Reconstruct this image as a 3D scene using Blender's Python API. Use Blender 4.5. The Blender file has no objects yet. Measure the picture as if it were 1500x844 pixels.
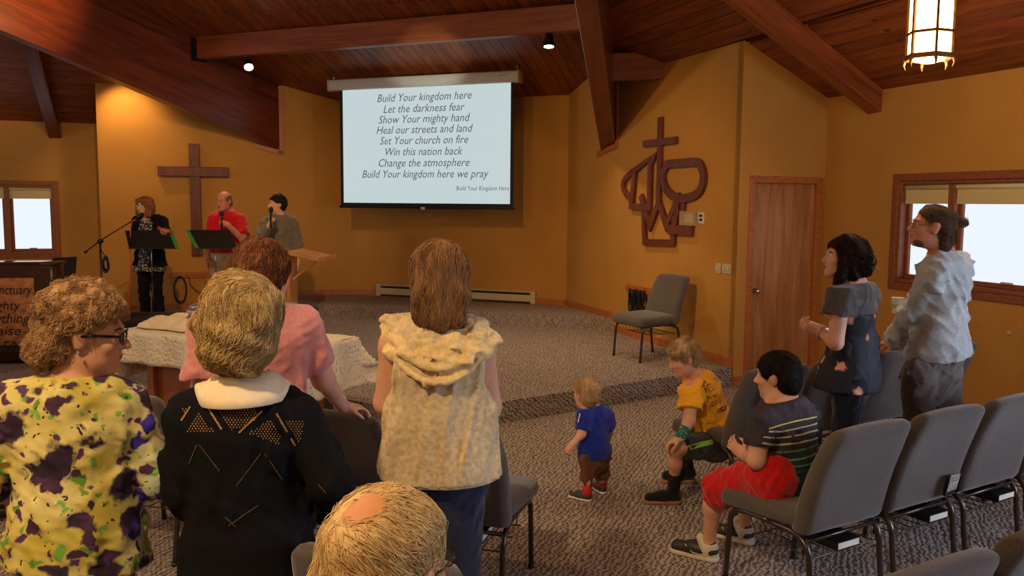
import bpy, bmesh, math, random
import numpy as np
from mathutils import Vector, Matrix
from mathutils.bvhtree import BVHTree
random.seed(7); rng=np.random.default_rng(7)
SC=bpy.context.scene; COL=SC.collection
V=lambda *a: np.array(a,dtype=float)
def nz(v): v=np.array(v,float); return v/max(1e-9,np.linalg.norm(v))
# ---------------------------------------------------------------- camera
FPX=1250.0; PITCH=math.atan(125/FPX); ROLL=-math.atan(.0082); EYE=V(0,0,1.78)
fw=V(0,math.cos(PITCH),-math.sin(PITCH)); up0=V(0,math.sin(PITCH),math.cos(PITCH)); r0=V(1,0,0)
cr=r0*math.cos(ROLL)-up0*math.sin(ROLL); cu=up0*math.cos(ROLL)+r0*math.sin(ROLL)
cam=bpy.data.cameras.new('camera'); co=bpy.data.objects.new('camera',cam); COL.objects.link(co)
cam.sensor_fit='HORIZONTAL'; cam.sensor_width=36; cam.lens=36*FPX/1500; cam.clip_start=.05; cam.clip_end=200
co.matrix_world=Matrix(((cr[0],cu[0],-fw[0],EYE[0]),(cr[1],cu[1],-fw[1],EYE[1]),(cr[2],cu[2],-fw[2],EYE[2]),(0,0,0,1)))
SC.camera=co
# ---------------------------------------------------------------- light
W=bpy.data.worlds.new('sky'); SC.world=W; W.use_nodes=True
bg=W.node_tree.nodes['Background']; bg.inputs[0].default_value=(.80,.86,1,1); bg.inputs[1].default_value=.95
vs=SC.view_settings; vs.view_transform='Standard'; vs.look='None'; vs.gamma=1; vs.exposure=.5; vs.use_curve_mapping=False
def lamp(name,kind,loc,power,color,size=.1,to=None,spot=None,sy=None,blend=.5):
    l=bpy.data.lights.new(name,kind); l.energy=power; l.color=color
    if kind=='AREA':
        l.size=size
        if sy: l.shape='RECTANGLE'; l.size_y=sy
    else: l.shadow_soft_size=size
    if kind=='SPOT': l.spot_size=math.radians(spot); l.spot_blend=blend
    o=bpy.data.objects.new(name,l); COL.objects.link(o); o.location=loc
    if to is not None:
        o.rotation_euler=(Vector(to)-Vector(loc)).to_track_quat('-Z','Y').to_euler()
    return o
WARM=(1,.60,.26); WARM2=(1,.70,.40); DAY=(.62,.76,1)
# daylight entering by the tall windows of the right side, beyond the frame
lamp('daylight_right_window','AREA',(6.2,2.2,1.75),230,DAY,2.6,(2.2,4.2,.6),sy=1.5)
lamp('daylight_rear_window','AREA',(5.2,-2.2,1.9),70,DAY,2.4,(1.5,4.5,.5),sy=1.5)
lamp('daylight_left_window','AREA',(-11.6,6.2,1.9),60,(.8,.88,1),2.4,(-3,8,.8),sy=1.4)
# warm pendants of the nave, beyond the frame
for i,(x,y,z,p) in enumerate([(-3.6,.6,2.9,62),(-.6,-.4,3.3,30),(-6.2,4.2,3.3,55),(2.6,.3,3.2,8),(-2.2,4.4,4.1,62)]):
    lamp('nave_pendant_light','POINT',(x,y,z),p,WARM2,.16)
lamp('projector_light','SPOT',(-.2,6.2,2.05),400,(.85,.95,.82),.04,(-1.1,11.2,3.62),13,blend=.6)
lamp('nave_downlight','SPOT',(-1.6,.3,4.2),350,WARM2,.12,(-.85,2.5,1.0),58,blend=.7)
lamp('added_stage_downlight','SPOT',(.2,7.6,4.35),110,WARM2,.1,(.2,7.9,0),95,blend=.8)  # added overhead spot, makes stage carpet brighter than its risers
# warm spots aimed at the stage and table, beyond the frame
lamp('stage_spot_light','SPOT',(-2.2,5.2,4.3),330,WARM,.06,(-4.3,11.4,1.3),48,blend=.8)
lamp('stage_spot_light','SPOT',(-1.0,5.2,3.5),210,WARM,.06,(1.2,10.3,1.2),58,blend=.9)
lamp('table_spot_light','SPOT',(-1.6,4.2,4.3),120,WARM2,.06,(-2.3,6.4,.8),44,blend=.8)
# ---------------------------------------------------------------- pixel ray helpers: real world points at real depths
def ray(x,y):
    d=fw*FPX+cr*(x-750)+cu*(422-y); return d/d[1]
def Q(x,y,Y): return EYE+ray(x,y)*Y
def onz(x,y,Z): d=ray(x,y); return EYE+d*((Z-EYE[2])/d[2])
def onw(x,y,P,dv):
    d=ray(x,y); n=V(-dv[1],dv[0],0); return EYE+d*(((V(P[0],P[1],0)-EYE)@n)/(d@n))
# ---------------------------------------------------------------- materials
def lin(c): return tuple(((v/255)/12.92 if v/255<=.04045 else ((v/255+.055)/1.055)**2.4) for v in c)
MATS={}
class NT:
    def __init__(s,name,rough=.6,metal=0,spec=.5):
        s.m=bpy.data.materials.new(name); s.m.use_nodes=True; s.t=s.m.node_tree; s.b=s.t.nodes['Principled BSDF']
        s.b.inputs['Roughness'].default_value=rough; s.b.inputs['Metallic'].default_value=metal
        s.b.inputs['Specular IOR Level'].default_value=spec; MATS[name]=s.m
        s.tc=s.t.nodes.new('ShaderNodeTexCoord')
    def n(s,k,**kw):
        x=s.t.nodes.new('ShaderNode'+k)
        for a,b in kw.items():
            if a in('operation','blend_type','data_type','feature','wave_type','bands_direction','noise_dimensions','wave_profile','distance','offset','squash'): setattr(x,a,b)
        return x
    def l(s,a,b): s.t.links.new(a,b)
    def coord(s,scale=(1,1,1),rot=(0,0,0),src='Object'):
        mp=s.n('Mapping'); mp.inputs['Scale'].default_value=scale; mp.inputs['Rotation'].default_value=rot
        s.l(s.tc.outputs[src],mp.inputs['Vector']); return mp.outputs[0]
    def noise(s,scale,vec=None,detail=4,rough=.55,dist=0):
        x=s.n('TexNoise'); x.inputs['Scale'].default_value=scale; x.inputs['Detail'].default_value=detail
        x.inputs['Roughness'].default_value=rough; x.inputs['Distortion'].default_value=dist
        if vec is None: vec=s.tc.outputs['Object']
        s.l(vec,x.inputs['Vector']); return x.outputs['Fac']
    def vor(s,scale,vec=None,out='Distance',rand=1):
        x=s.n('TexVoronoi'); x.inputs['Scale'].default_value=scale; x.inputs['Randomness'].default_value=rand
        if vec is None: vec=s.tc.outputs['Object']
        s.l(vec,x.inputs['Vector']); return x.outputs[out]
    def ramp(s,fac,stops,interp='LINEAR'):
        x=s.n('ValToRGB'); x.color_ramp.interpolation=interp; e=x.color_ramp.elements
        while len(e)<len(stops): e.new(.5)
        for q,(p,c) in zip(e,stops): q.position=p; q.color=(*(lin(c) if max(c)>1 else c),1)
        s.l(fac,x.inputs[0]); return x.outputs[0]
    def mix(s,fac,a,b,bt='MIX'):
        x=s.n('Mix',data_type='RGBA',blend_type=bt)
        for i,v in((0,fac),(6,a),(7,b)):
            if isinstance(v,(int,float)): x.inputs[i].default_value=v
            elif isinstance(v,tuple): x.inputs[i].default_value=(*(lin(v) if max(v)>1 else v),1)
            else: s.l(v,x.inputs[i])
        return x.outputs[2]
    def math(s,op,a,b=None):
        x=s.n('Math',operation=op)
        for i,v in((0,a),(1,b)):
            if v is None: continue
            if isinstance(v,(int,float)): x.inputs[i].default_value=v
            else: s.l(v,x.inputs[i])
        return x.outputs[0]
    def col(s,c):
        if isinstance(c,tuple): s.b.inputs['Base Color'].default_value=(*lin(c),1)
        else: s.l(c,s.b.inputs['Base Color'])
        return s
    def bump(s,h,strength=.3,dist=.01):
        x=s.n('Bump'); x.inputs['Strength'].default_value=strength; x.inputs['Distance'].default_value=dist
        s.l(h,x.inputs['Height']); s.l(x.outputs[0],s.b.inputs['Normal']); return s
    def xyz(s,src='Object'):
        x=s.n('SeparateXYZ'); s.l(s.tc.outputs[src],x.inputs[0]); return x.outputs
def plain(name,c,rough=.6,metal=0,var=.12,scale=30,bump=0,spec=.5,sheen=0):
    k=NT(name,rough,metal,spec); n=k.noise(scale)
    lo=tuple(max(0,int(v*(1-var))) for v in c); hi=tuple(min(255,int(v*(1+var))) for v in c)
    k.col(k.ramp(n,[(.3,lo),(.7,hi)]))
    if bump: k.bump(k.noise(scale*4),bump,.004)
    if sheen: k.b.inputs['Sheen Weight'].default_value=sheen
    return k.m
def wood(name,dark,light,scale=2,rough=.45,grain=(1,14,14),knots=False,rand=0,src='Object'):
    k=NT(name,rough); v=k.coord((grain[0]*scale,grain[1]*scale,grain[2]*scale),src=src)
    if rand:
        oi=k.n('ObjectInfo'); ad=k.n('VectorMath',operation='ADD'); k.l(v,ad.inputs[0])
        mu=k.math('MULTIPLY',oi.outputs['Random'],57.0); cb=k.n('CombineXYZ'); k.l(mu,cb.inputs[0]); k.l(mu,cb.inputs[1]); k.l(cb.outputs[0],ad.inputs[1]); v=ad.outputs[0]
    n=k.noise(1.6,v,6,.6,.8); c=k.ramp(n,[(.3,dark),(.68,light)])
    if rand:
        c=k.mix(1.0,c,k.ramp(oi.outputs['Random'],[(0,(1-rand,1-rand,1-rand)),(1,(1,1,1))]),'MULTIPLY')
    if knots:
        vv=k.coord((2.3,5.5,5.5)); d=k.vor(1,vv); f=k.ramp(d,[(.045,(0.,0.,0.)),(.10,(1.,1.,1.))]); c=k.mix(f,(30,12,5),c)
    k.col(c); k.bump(n,.15,.003); return k.m
def emis(name,c,st):
    k=NT(name); k.b.inputs['Base Color'].default_value=(0,0,0,1); k.b.inputs['Emission Color'].default_value=(*lin(c),1); k.b.inputs['Emission Strength'].default_value=st; return k.m
# ---------------------------------------------------------------- object helpers
def tag(o,label=None,cat=None,group=None,kind=None):
    if label: o['label']=label
    if cat: o['category']=cat
    if group: o['group']=group
    if kind: o['kind']=kind
    return o
def mesh(name,vf,mat,parent=None,smooth=False,loc=None):
    v,f=vf; me=bpy.data.meshes.new(name); v=np.asarray(v,float)
    if loc is not None: v=v-np.array(loc)
    if isinstance(f,np.ndarray) and f.ndim==2:
        me.vertices.add(len(v)); me.vertices.foreach_set('co',v.astype(np.float32).ravel())
        k=f.shape[1]; me.loops.add(f.size); me.loops.foreach_set('vertex_index',f.astype(np.int32).ravel())
        me.polygons.add(len(f)); me.polygons.foreach_set('loop_start',np.arange(0,f.size,k,dtype=np.int32)); me.update(calc_edges=True); me.validate()
    else: me.from_pydata(v.tolist(),[],f); me.update()
    if mat: me.materials.append(mat)
    if smooth: me.shade_smooth()
    o=bpy.data.objects.new(name,me); COL.objects.link(o)
    if parent is not None: o.parent=parent
    if loc is not None and parent is None: o.location=tuple(float(x) for x in loc)
    return o
def empty(name,loc=(0,0,0),rz=0,**kw):
    o=bpy.data.objects.new(name,None); COL.objects.link(o); o.location=tuple(float(x) for x in loc); o.rotation_euler=(0,0,rz); o.empty_display_size=.1
    tag(o,**kw); return o
class G:                                     # geometry collector
    def __init__(s): s.v=[]; s.f=[]
    def add(s,v,f):
        b=len(s.v); s.v+= [tuple(map(float,p)) for p in v]; s.f+=[tuple(int(i)+b for i in q) for q in f]; return s
    def box(s,lo,hi,M=None,o=None):
        x0,y0,z0=lo; x1,y1,z1=hi
        p=[V(x,y,z) for z in(z0,z1) for (x,y) in((x0,y0),(x1,y0),(x1,y1),(x0,y1))]
        if M is not None: p=[M@q for q in p]
        if o is not None: p=[q+o for q in p]
        return s.add(p,[(3,2,1,0),(4,5,6,7),(0,1,5,4),(1,2,6,5),(2,3,7,6),(3,0,4,7)])
    def bar(s,a,b,w,h,up=(0,0,1)):            # rectangular bar from a to b
        a=np.array(a,float);b=np.array(b,float); d=nz(b-a); x=nz(np.cross(d,up)) if abs(d@nz(up))<.99 else nz(np.cross(d,(1,0,0))); u=np.cross(x,d)
        p=[q+x*i*w/2+u*j*h/2 for q in(a,b) for (i,j) in((-1,-1),(1,-1),(1,1),(-1,1))]
        return s.add(p,[(3,2,1,0),(4,5,6,7),(0,1,5,4),(1,2,6,5),(2,3,7,6),(3,0,4,7)])
    def tube(s,pts,r,n=8,cap=True,fl=1.0):
        pts=[np.array(p,float) for p in pts]; rs=r if isinstance(r,(list,tuple,np.ndarray)) else [r]*len(pts)
        b=len(s.v); ref=None
        for i,p in enumerate(pts):
            d=nz(pts[min(i+1,len(pts)-1)]-pts[max(i-1,0)])
            if ref is None: ref=nz(np.cross(d,(0,0,1))) if abs(d[2])<.95 else nz(np.cross(d,(0,1,0)))
            ref=nz(ref-d*(ref@d)); w=np.cross(d,ref)
            for k in range(n):
                a=2*math.pi*k/n; s.v.append(tuple(p+(ref*math.cos(a)+w*math.sin(a)*fl)*rs[i]))
        for i in range(len(pts)-1):
            for k in range(n):
                k2=(k+1)%n; s.f.append((b+i*n+k,b+i*n+k2,b+(i+1)*n+k2,b+(i+1)*n+k))
        if cap: s.f.append(tuple(b+k for k in range(n))[::-1]); s.f.append(tuple(b+(len(pts)-1)*n+k for k in range(n)))
        return s
    def lathe(s,prof,c,n=20,ax=2):
        b=len(s.v)
        for r,z in prof:
            for k in range(n):
                a=2*math.pi*k/n; s.v.append((c[0]+r*math.cos(a),c[1]+r*math.sin(a),c[2]+z))
        for i in range(len(prof)-1):
            for k in range(n):
                k2=(k+1)%n; s.f.append((b+i*n+k,b+i*n+k2,b+(i+1)*n+k2,b+(i+1)*n+k))
        s.f.append(tuple(b+k for k in range(n))[::-1]); s.f.append(tuple(b+(len(prof)-1)*n+k for k in range(n)))
        return s
    def prism(s,poly,off):                    # 3d planar polygon extruded by a vector
        n=len(poly); P=[np.array(p,float) for p in poly]; o=np.array(off,float)
        return s.add(P+[p+o for p in P],[tuple(range(n))[::-1],tuple(range(n,2*n))]+[(i,(i+1)%n,(i+1)%n+n,i+n) for i in range(n)])
    def m(s): return s.v,s.f
def fix(o):
    bm=bmesh.new(); bm.from_mesh(o.data); bmesh.ops.recalc_face_normals(bm,faces=bm.faces); bm.to_mesh(o.data); bm.free(); return o
def bev(o,w,seg=2,ang=.6):
    bm=bmesh.new(); bm.from_mesh(o.data); bmesh.ops.recalc_face_normals(bm,faces=bm.faces)
    e=[x for x in bm.edges if len(x.link_faces)==2 and x.calc_face_angle(0)>ang]
    bmesh.ops.bevel(bm,geom=e,offset=w,segments=seg,affect='EDGES',profile=.5); bm.to_mesh(o.data); bm.free()
    if seg>1: o.data.shade_smooth()
    return o
def copy_tree(o,parent=None):
    c=o.copy(); COL.objects.link(c); c.parent=parent
    for ch in [x for x in bpy.data.objects if x.parent==o]: copy_tree(ch,c)
    return c
def smooth_path(pts,n=6):
    P=[np.array(p,float) for p in pts]; P=[2*P[0]-P[1]]+P+[2*P[-1]-P[-2]]; out=[]
    for i in range(1,len(P)-2):
        for k in range(n):
            t=k/n; a,b,c,d=P[i-1:i+3]
            out.append(.5*((2*b)+(c-a)*t+(2*a-5*b+4*c-d)*t*t+(3*b-3*c+d-a)*t**3))
    out.append(P[-2]); return out
# ================================================================ materials of the room
def wallmat(name,c):
    k=NT(name,.85,0,.3); n=k.noise(1.3); a=tuple(int(v*.93) for v in c); k.col(k.ramp(n,[(.3,a),(.7,c)]))
    k.bump(k.noise(38,detail=3),.35,.004); return k.m
M_wall=wallmat('ochre_plaster',(196,142,66))
M_plank=wood('pine_planks',(104,46,18),(166,88,40),1.0,.5,(1,9,9),knots=True,rand=.35)
M_beam=wood('glulam_beam',(78,33,17),(122,58,28),.9,.33,(1,12,12))
M_beam2=wood('pine_beam',(112,52,24),(160,84,40),.9,.4,(1,12,12))
M_trim=wood('oak_trim',(150,82,36),(192,116,56),2,.4)
M_casing=wood('window_casing_wood',(112,58,28),(156,88,44),2,.4)
M_door=wood('oak_door_wood',(146,92,52),(196,138,86),1.2,.28,(7,7,.7))
M_cross=wood('stained_cross_wood',(84,38,22),(122,60,36),2,.5,(6,6,1))
def carpetmat(name,a,b,rot=.6):
    k=NT(name,.95,0,.15); v=k.coord((1,1,1),(.55,.45,rot)); w=k.n('TexWave',wave_type='BANDS',bands_direction='X'); k.l(v,w.inputs['Vector'])
    w.inputs['Scale'].default_value=13; w.inputs['Distortion'].default_value=8; w.inputs['Detail'].default_value=3; w.inputs['Detail Scale'].default_value=1.6
    br=k.n('TexBrick'); k.l(k.coord((8,8,8),(.55,.45,rot+.785)),br.inputs['Vector'])
    br.inputs['Color1'].default_value=(1,1,1,1); br.inputs['Color2'].default_value=(.45,.45,.45,1); br.inputs['Mortar'].default_value=(.2,.2,.2,1); br.inputs['Mortar Size'].default_value=.035; br.inputs['Scale'].default_value=1.5
    f=k.mix(.45,w.outputs['Color'],br.outputs['Color']); n=k.noise(140,detail=2); f2=k.mix(.35,f,n)
    k.col(k.ramp(f2,[(.2,a),(.75,b)])); k.bump(f2,.8,.01); return k.m
M_carpet=carpetmat('patterned_carpet',(58,48,44),(188,172,160))
M_screenfab=emis('emissive_projected_image',(208,224,226),.6)  # projector light put into the screen's own emission
M_ink=emis('emissive_grey_lettering',(96,104,112),.5)  # lettering glows along with the screen image; card print reuses it
M_black=plain('black_metal',(16,16,17),.4); M_blackm=plain('matte_black_border',(12,12,13),.7)
M_white=plain('painted_white_housing',(205,200,190),.5,var=.03)
M_cream=plain('cream_enamel',(196,180,142),.5,var=.03)
M_chrome=plain('chrome',(210,210,212),.15,1,var=.03)
M_dsteel=plain('dark_powder_coat',(46,40,36),.35,.5)
M_silver=plain('silver_tube',(150,150,155),.3,.9)
M_glass=NT('window_glass',.02); M_glass.b.inputs['Transmission Weight'].default_value=1; M_glass.b.inputs['IOR'].default_value=1.03; M_glass=M_glass.m
k=NT('roller_shade_fabric',.8); k.col((214,196,140)); k.b.inputs['Transmission Weight'].default_value=.0; M_shade=k.m
# ================================================================ room plan (metres)
A0=V(-2.54,13.32); A1=V(.77,12.03); A2=V(2.192,8.302); 
d1=nz(A2-A1); dd=V(-d1[1],d1[0]); nR=-dd; A3=A2+dd*1.0145
d0=nz(A1-A0); nC=V(d0[1],-d0[0]); 
dl=nz(V(-.94,-.342)); nL=V(-dl[1],dl[0]); 
if nL[1]>0: nL=-nL
A_1=A0+dl*3.37; LW=A0-nL*1.0; L0=LW+dl*3.3
L1=LW+dl*10.2; A4=A3+d1*8.2
RIM=[A4,V(4.4,-3.2),V(0,-4.6),V(-6,-4.6),V(-11.2,-1.0),V(-12.9,5.0),L1]
sR=.484; sC=.35
def hR(p): return 2.84+sR*max(0,(V(p[0],p[1])-A3)@nR)
def hL(p): return 2.91+sR*max(0,(V(p[0],p[1])-LW)@nL)
def hC(p): return 3.27+sC*((V(p[0],p[1])-A0)@nC)
def wall(name,a,b,ha,hb,holes=(),th=.14,z0=0,side=None,mat=None):
    # wall between plan points, holes as (s0,s1,z0,z1) along it; thickness away from the room
    a=V(*a[:2]);b=V(*b[:2]); d=nz(b-a); L=np.linalg.norm(b-a); n=V(-d[1],d[0]); c=V(-2,5)
    if (c-a)@n>0: n=-n
    g=G(); xs=sorted({0,L,*[h[0] for h in holes],*[h[1] for h in holes]})
    top=lambda s: 5.75
    def quad(s0,s1,za0,za1,zb0,zb1):
        P=[V(*(a+d*s0),za0),V(*(a+d*s1),zb0),V(*(a+d*s1),zb1),V(*(a+d*s0),za1)]
        g.prism(P,V(n[0]*th,n[1]*th,0))
    for s0,s1 in zip(xs,xs[1:]):
        hs=[h for h in holes if h[0]<=s0+1e-6 and h[1]>=s1-1e-6]
        if hs:
            h=hs[0]
            if h[2]>z0+.001: quad(s0,s1,z0,h[2],z0,h[2])
            quad(s0,s1,h[3],top(s0),h[3],top(s1))
        else: quad(s0,s1,z0,top(s0),z0,top(s1))
    o=mesh(name,g.m(),mat or M_wall); fix(o); tag(o,kind='structure'); return o
def sal(a,d,x,y): p=onw(x,y,a,d)[:2]; return (p-a)@d
# windows on the right wall: one in view, one nearer beyond the frame
wr0=sal(A3,d1,1316,300); WR=(wr0,wr0+1.62,1.09,2.0); WR2=(3.9,7.2,1.0,2.2)
dlr=-dl
wl1=(onw(79,300,LW,dl)[:2]-LW)@dl; WL=(wl1,wl1+1.55,.96,1.98); WL2=(7.6,9.6,.96,1.98)
DS0=(onw(1104,300,A2,dd)[:2]-A2)@dd; DS1=(onw(1197,300,A2,dd)[:2]-A2)@dd
wall('wall_back',A0,A1,3.42,3.42); wall('wall_back_left',A_1,A0,3.62,3.62); wall('wall_back_right',A1,A2-d1*.012,3.5,3.36)
wall('wall_door',A2,A3,3.36,2.86,[(DS0,DS1,0,2.0)])
wall('wall_right',A3,A4,2.9,2.9,[WR,WR2]); wall('wall_left',LW+dl*2.2,L1,2.95,2.95,[(a,b,c,e) for a,b,c,e in((WL[0]-2.2,WL[1]-2.2,WL[2],WL[3]),(WL2[0]-2.2,WL2[1]-2.2,WL2[2],WL2[3]))])
wall('wall_left_return',A_1,A_1-nL*1.0,3.6,2.95)
names=['wall_right_rear','wall_rear_right','wall_rear','wall_rear_left','wall_left_rear','wall_left_side']
for i,nm in enumerate(names): wall(nm,RIM[i],RIM[i+1],2.95,2.95)
# floor
fl=[A0,A1,A2,A3]+RIM+[LW+dl*2.2]
g=G(); c0=np.mean([V(*p) for p in fl],axis=0)
P=[V(*(c0+(p-c0)*1.03),0) for p in fl]; g.prism([V(p[0],p[1],-.1) for p in P],V(0,0,.1)); fl_o=fix(mesh('floor',g.m(),M_carpet)); tag(fl_o,kind='structure')
# stage platforms
def slab(name,poly,z0,z1,label=None):
    g=G(); g.prism([V(p[0],p[1],z0) for p in poly],V(0,0,z1-z0)); o=fix(mesh(name,g.m(),M_carpet)); tag(o,kind='structure'); return o
slab('stage_platform',[V(-.67,6.38),V(2.16,8.31),A2-d1*.02,A1,A0,A_1,V(-5.75,9.75)],0,.175)
slab('stage_upper_step',[V(1.27,10.72),A1,A0,V(-4.3,12.66),V(-2.36,11.80),V(-.45,11.30)],.175,.33)
# ---------------------------------------------------------------- ceilings: real planks
def clip(poly,p,n):                           # keep (x-p).n>=0
    out=[]
    for i in range(len(poly)):
        a=poly[i]; b=poly[(i+1)%len(poly)]; da=(a-p)@n; db=(b-p)@n
        if da>=0: out.append(a)
        if (da>=0)!=(db>=0): out.append(a+(b-a)*da/(da-db))
    return out
def planks(parent,poly,h,dirv,w=.137,th=.03,gap=.006,limit=300):
    dirv=nz(dirv); per=V(-dirv[1],dirv[0]); s=[p@per for p in poly]; k=int(min(s)/w)-1; cnt=0
    while k*w<max(s):
        q=clip(clip(poly,per*(k*w+gap/2),per),per*((k+1)*w-gap/2),-per); k+=1
        if len(q)<3: continue
        g=G(); cx=np.mean(q,axis=0); cc=V(cx[0],cx[1],h(cx)); R=V(dirv[0],dirv[1]);
        sl=(h(cx+dirv)-h(cx)); X=nz(V(dirv[0],dirv[1],sl)); Yv=V(per[0],per[1],h(cx+per)-h(cx)); Yv=nz(Yv-X*(Yv@X)); Z=np.cross(X,Yv)
        Mx=np.array([X,Yv,Z])
        pts=[Mx@(V(p[0],p[1],h(p))-cc) for p in q]
        j=random.uniform(0,.003); g.prism([p+V(0,0,j) for p in pts],V(0,0,th))
        o=mesh('ceiling_plank',g.m(),M_plank,parent); o.matrix_local=Matrix(((X[0],Yv[0],Z[0],cc[0]),(X[1],Yv[1],Z[1],cc[1]),(X[2],Yv[2],Z[2],cc[2]),(0,0,0,1))); fix(o)
        cnt+=1
def under(name,poly,h,mat,up=.05):
    g=G(); g.prism([V(p[0],p[1],h(p)+up) for p in poly],V(0,0,.05)); o=fix(mesh(name,g.m(),mat)); tag(o,kind='structure'); return o
bA0=V(-3.47,12.98); bA=nz(V(-.61,-.79)); bB0=V(1.20,10.90); bB=nz(V(-.17,-.985))
# stage bay between the two big beams
eA=bA0+bA*6.2; eB=bB0+bB*5.4
tA=bA0-bA*.7; tB=bB0-bB*.9
polyC=[A0-nC*.1,A1-nC*.1,tB,eB,eA,tA-V(.3,0)]
from_c=under('ceiling_stage',polyC,hC,M_beam2); planks(from_c,[V(*p) for p in polyC],hC,nC)
# right facet
iR=A3+nR*5.2
pR=[A3-nR*.05,A4-nR*.05,A4+nR*4.9,eB,bB0-bB*.6,A2-d1*3.0,A2-d1*.02,A3-d1*.02]
cR=under('ceiling_right',pR,hR,M_beam2)
planks(cR,[A3-nR*.05-d1*.02,A4-nR*.05,A4+nR*.96,A2-d1*.02+nR*-.05],hR,d1)
planks(cR,[A2-d1*3.0,A4+nR*.965,A4+nR*4.9,eB,bB0-bB*.6],hR,d1)
pL=[LW+dl*2.3-nL*.05,L1-nL*.05,L1+nL*6.0,eA+V(-.0,0),bA0-bA*.4+dl*.05,A_1+nL*.02]
pL=[A_1-dl*.25-nL*1.05,L1-nL*.05,L1+nL*5.5,LW+dl*5.2+nL*5.5,bA0+bA*6.3,bA0+bA*.02,A_1-dl*.25]
def cvx(p): return [V(*q) for q in p]
cLf=under('ceiling_left',cvx(pL),hL,M_beam2)
# convex pieces for the plank clipping
planks(cLf,cvx([A_1-dl*.25-nL*1.05,L1-nL*.05,L1+nL*1.0,A_1-dl*.25-nL*.0]),hL,dl)
planks(cLf,cvx([A_1+nL*.0+dl*.0,L1+nL*1.0,L1+nL*5.5,bA0+bA*6.3,bA0+bA*.3]),hL,dl)
# high nave ceiling behind the camera
big=[A4+V(.3,0),*[p*1.03 for p in RIM[1:]],L1+nL*5.5,bA0+bA*6.2,eB,A4+nR*4.9]
g=G(); g.prism([V(p[0],p[1],z) for p,z in zip([V(9,12),V(9,-6),V(-15,-6),V(-15,12)],[5.7]*4)],V(0,0,.06)); o=fix(mesh('ceiling_nave',g.m(),M_beam2)); tag(o,kind='structure')
# ================================================================ beams
def beam(name,a,b,w,h,mat,label,zc0,zc1,ext=0,parent=None):
    # a,b plan ends, zc0/zc1 bottom heights, depth h (vertical), width w; plumb sides
    a=V(*a);b=V(*b); d=nz(b-a); n=V(-d[1],d[0])*w/2; g=G()
    P=[V(*(q+n*s),z+o) for q,z in((a,zc0),(b,zc1)) for (s,o) in((-1,0),(1,0),(1,h),(-1,h))]
    g.add(P,[(3,2,1,0),(4,5,6,7),(0,1,5,4),(1,2,6,5),(2,3,7,6),(3,0,4,7)])
    c=(P[0]+P[6])/2; L=np.linalg.norm(P[4]-P[0]); X=nz(P[4]-P[0]); Yv=V(-d[1],d[0],0); Z=np.cross(X,Yv); R=np.array([X,Yv,Z])
    v=[R@(np.array(p)-c) for p in g.v]; o=fix(mesh(name,(v,g.f),mat)); 
    o.matrix_world=Matrix(((X[0],Yv[0],Z[0],c[0]),(X[1],Yv[1],Z[1],c[1]),(X[2],Yv[2],Z[2],c[2]),(0,0,0,1)))
    bev(o,.006,1)
    if label: tag(o,label,'beam')
    return o
perA=V(-bA[1],bA[0]); 
if perA[0]>0: perA=-perA
wA=.17
a0=bA0+perA*wA/2-bA*.10; beam('glulam_beam',a0,a0+bA*7.2,wA,1.05,M_beam,'huge dark glulam beam sloping down from upper left to the cross wall',2.50,2.50+7.3*.295)
wB=.2; b0=bB0-bB*.18; beam('glulam_beam',b0,b0+bB*7.2,wB,1.05,M_beam,'deep dark glulam beam seen edge on right of the projection screen',2.42,2.42+7.3*.295)
pa=onw(290,88,bA0,bA); pb=V(.93,9.68)
ZP=3.69; pd=nz(pb-pa[:2])
beam('cross_beam',pa[:2]-pd*.02,pb,.14,.29,M_beam2,'level pine beam spanning over the stage above the projection screen',ZP,ZP)
# stub on the far side of the second beam, ending at the wall
st=onw(967,117,A1,d1); s0=V(1.05,9.9); beam('cross_beam',s0,st[:2]+nz(st[:2]-s0)*.05,.14,.30,M_beam2,'short dark beam stub between the edge-on beam and the emblem wall',st[2],st[2])
# steel hanger at the left end of the level beam
g=G(); q=V(*pa[:2],ZP); X3=V(*pd,0); g.box((-.03,-.10,-.03),(.05,.10,.27),np.array([X3,V(-pd[1],pd[0],0),V(0,0,1)]).T,q)
h=mesh('beam_hanger',g.m(),M_black); tag(h,'black steel hanger bracket joining level beam to the big left beam','bracket')
# rafters
eD=onw(1281,168,A3,d1); aD=math.radians(207); vD=V(math.cos(aD),math.sin(aD))
beam('rafter',eD[:2]-vD*.03,eD[:2]+vD*5.0,.17,.34,M_beam2,'brown rafter ending high on the window wall beside the lantern',eD[2],eD[2]+.47*5.03)
eE=onw(81,204,LW,dl); vE=nL
beam('rafter',eE[:2]-vE*.03,eE[:2]+nz(vE+dl*-.02)*4.5,.17,.34,M_beam,'dark rafter on the far left above the left window',eE[2],eE[2]+.484*4.53)
# oak trim boards round the beam pockets
def strip(name,pts,P0,dv,w,t,mat,off=.0):
    n=V(-dv[1],dv[0],0); 
    if (V(-1,6,0)-V(*P0,0))@n<0: n=-n
    g=G(); q=[onw(x,y,P0,dv)+n*(t/2+off) for x,y in pts]
    for a,b in zip(q,q[1:]): g.bar(a+nz(a-b)*w/2,b+nz(b-a)*w/2,t,w,n) if False else g.bar(a,b,w,t,n)
    return fix(mesh(name,g.m(),mat))
o=strip('trim_1',[(411,126),(411,226)],A0,dl,.07,.03,M_trim); tag(o,kind='structure')
o=strip('trim_2',[(374,214),(414,225)],A0,dl,.06,.03,M_trim); tag(o,kind='structure')
o=strip('trim_3',[(877,226),(906,213)],A1,d1,.06,.03,M_trim); tag(o,kind='structure')
o=strip('trim_4',[(905,112),(905,215)],A1,d1,.05,.03,M_trim); tag(o,kind='structure')
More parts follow.
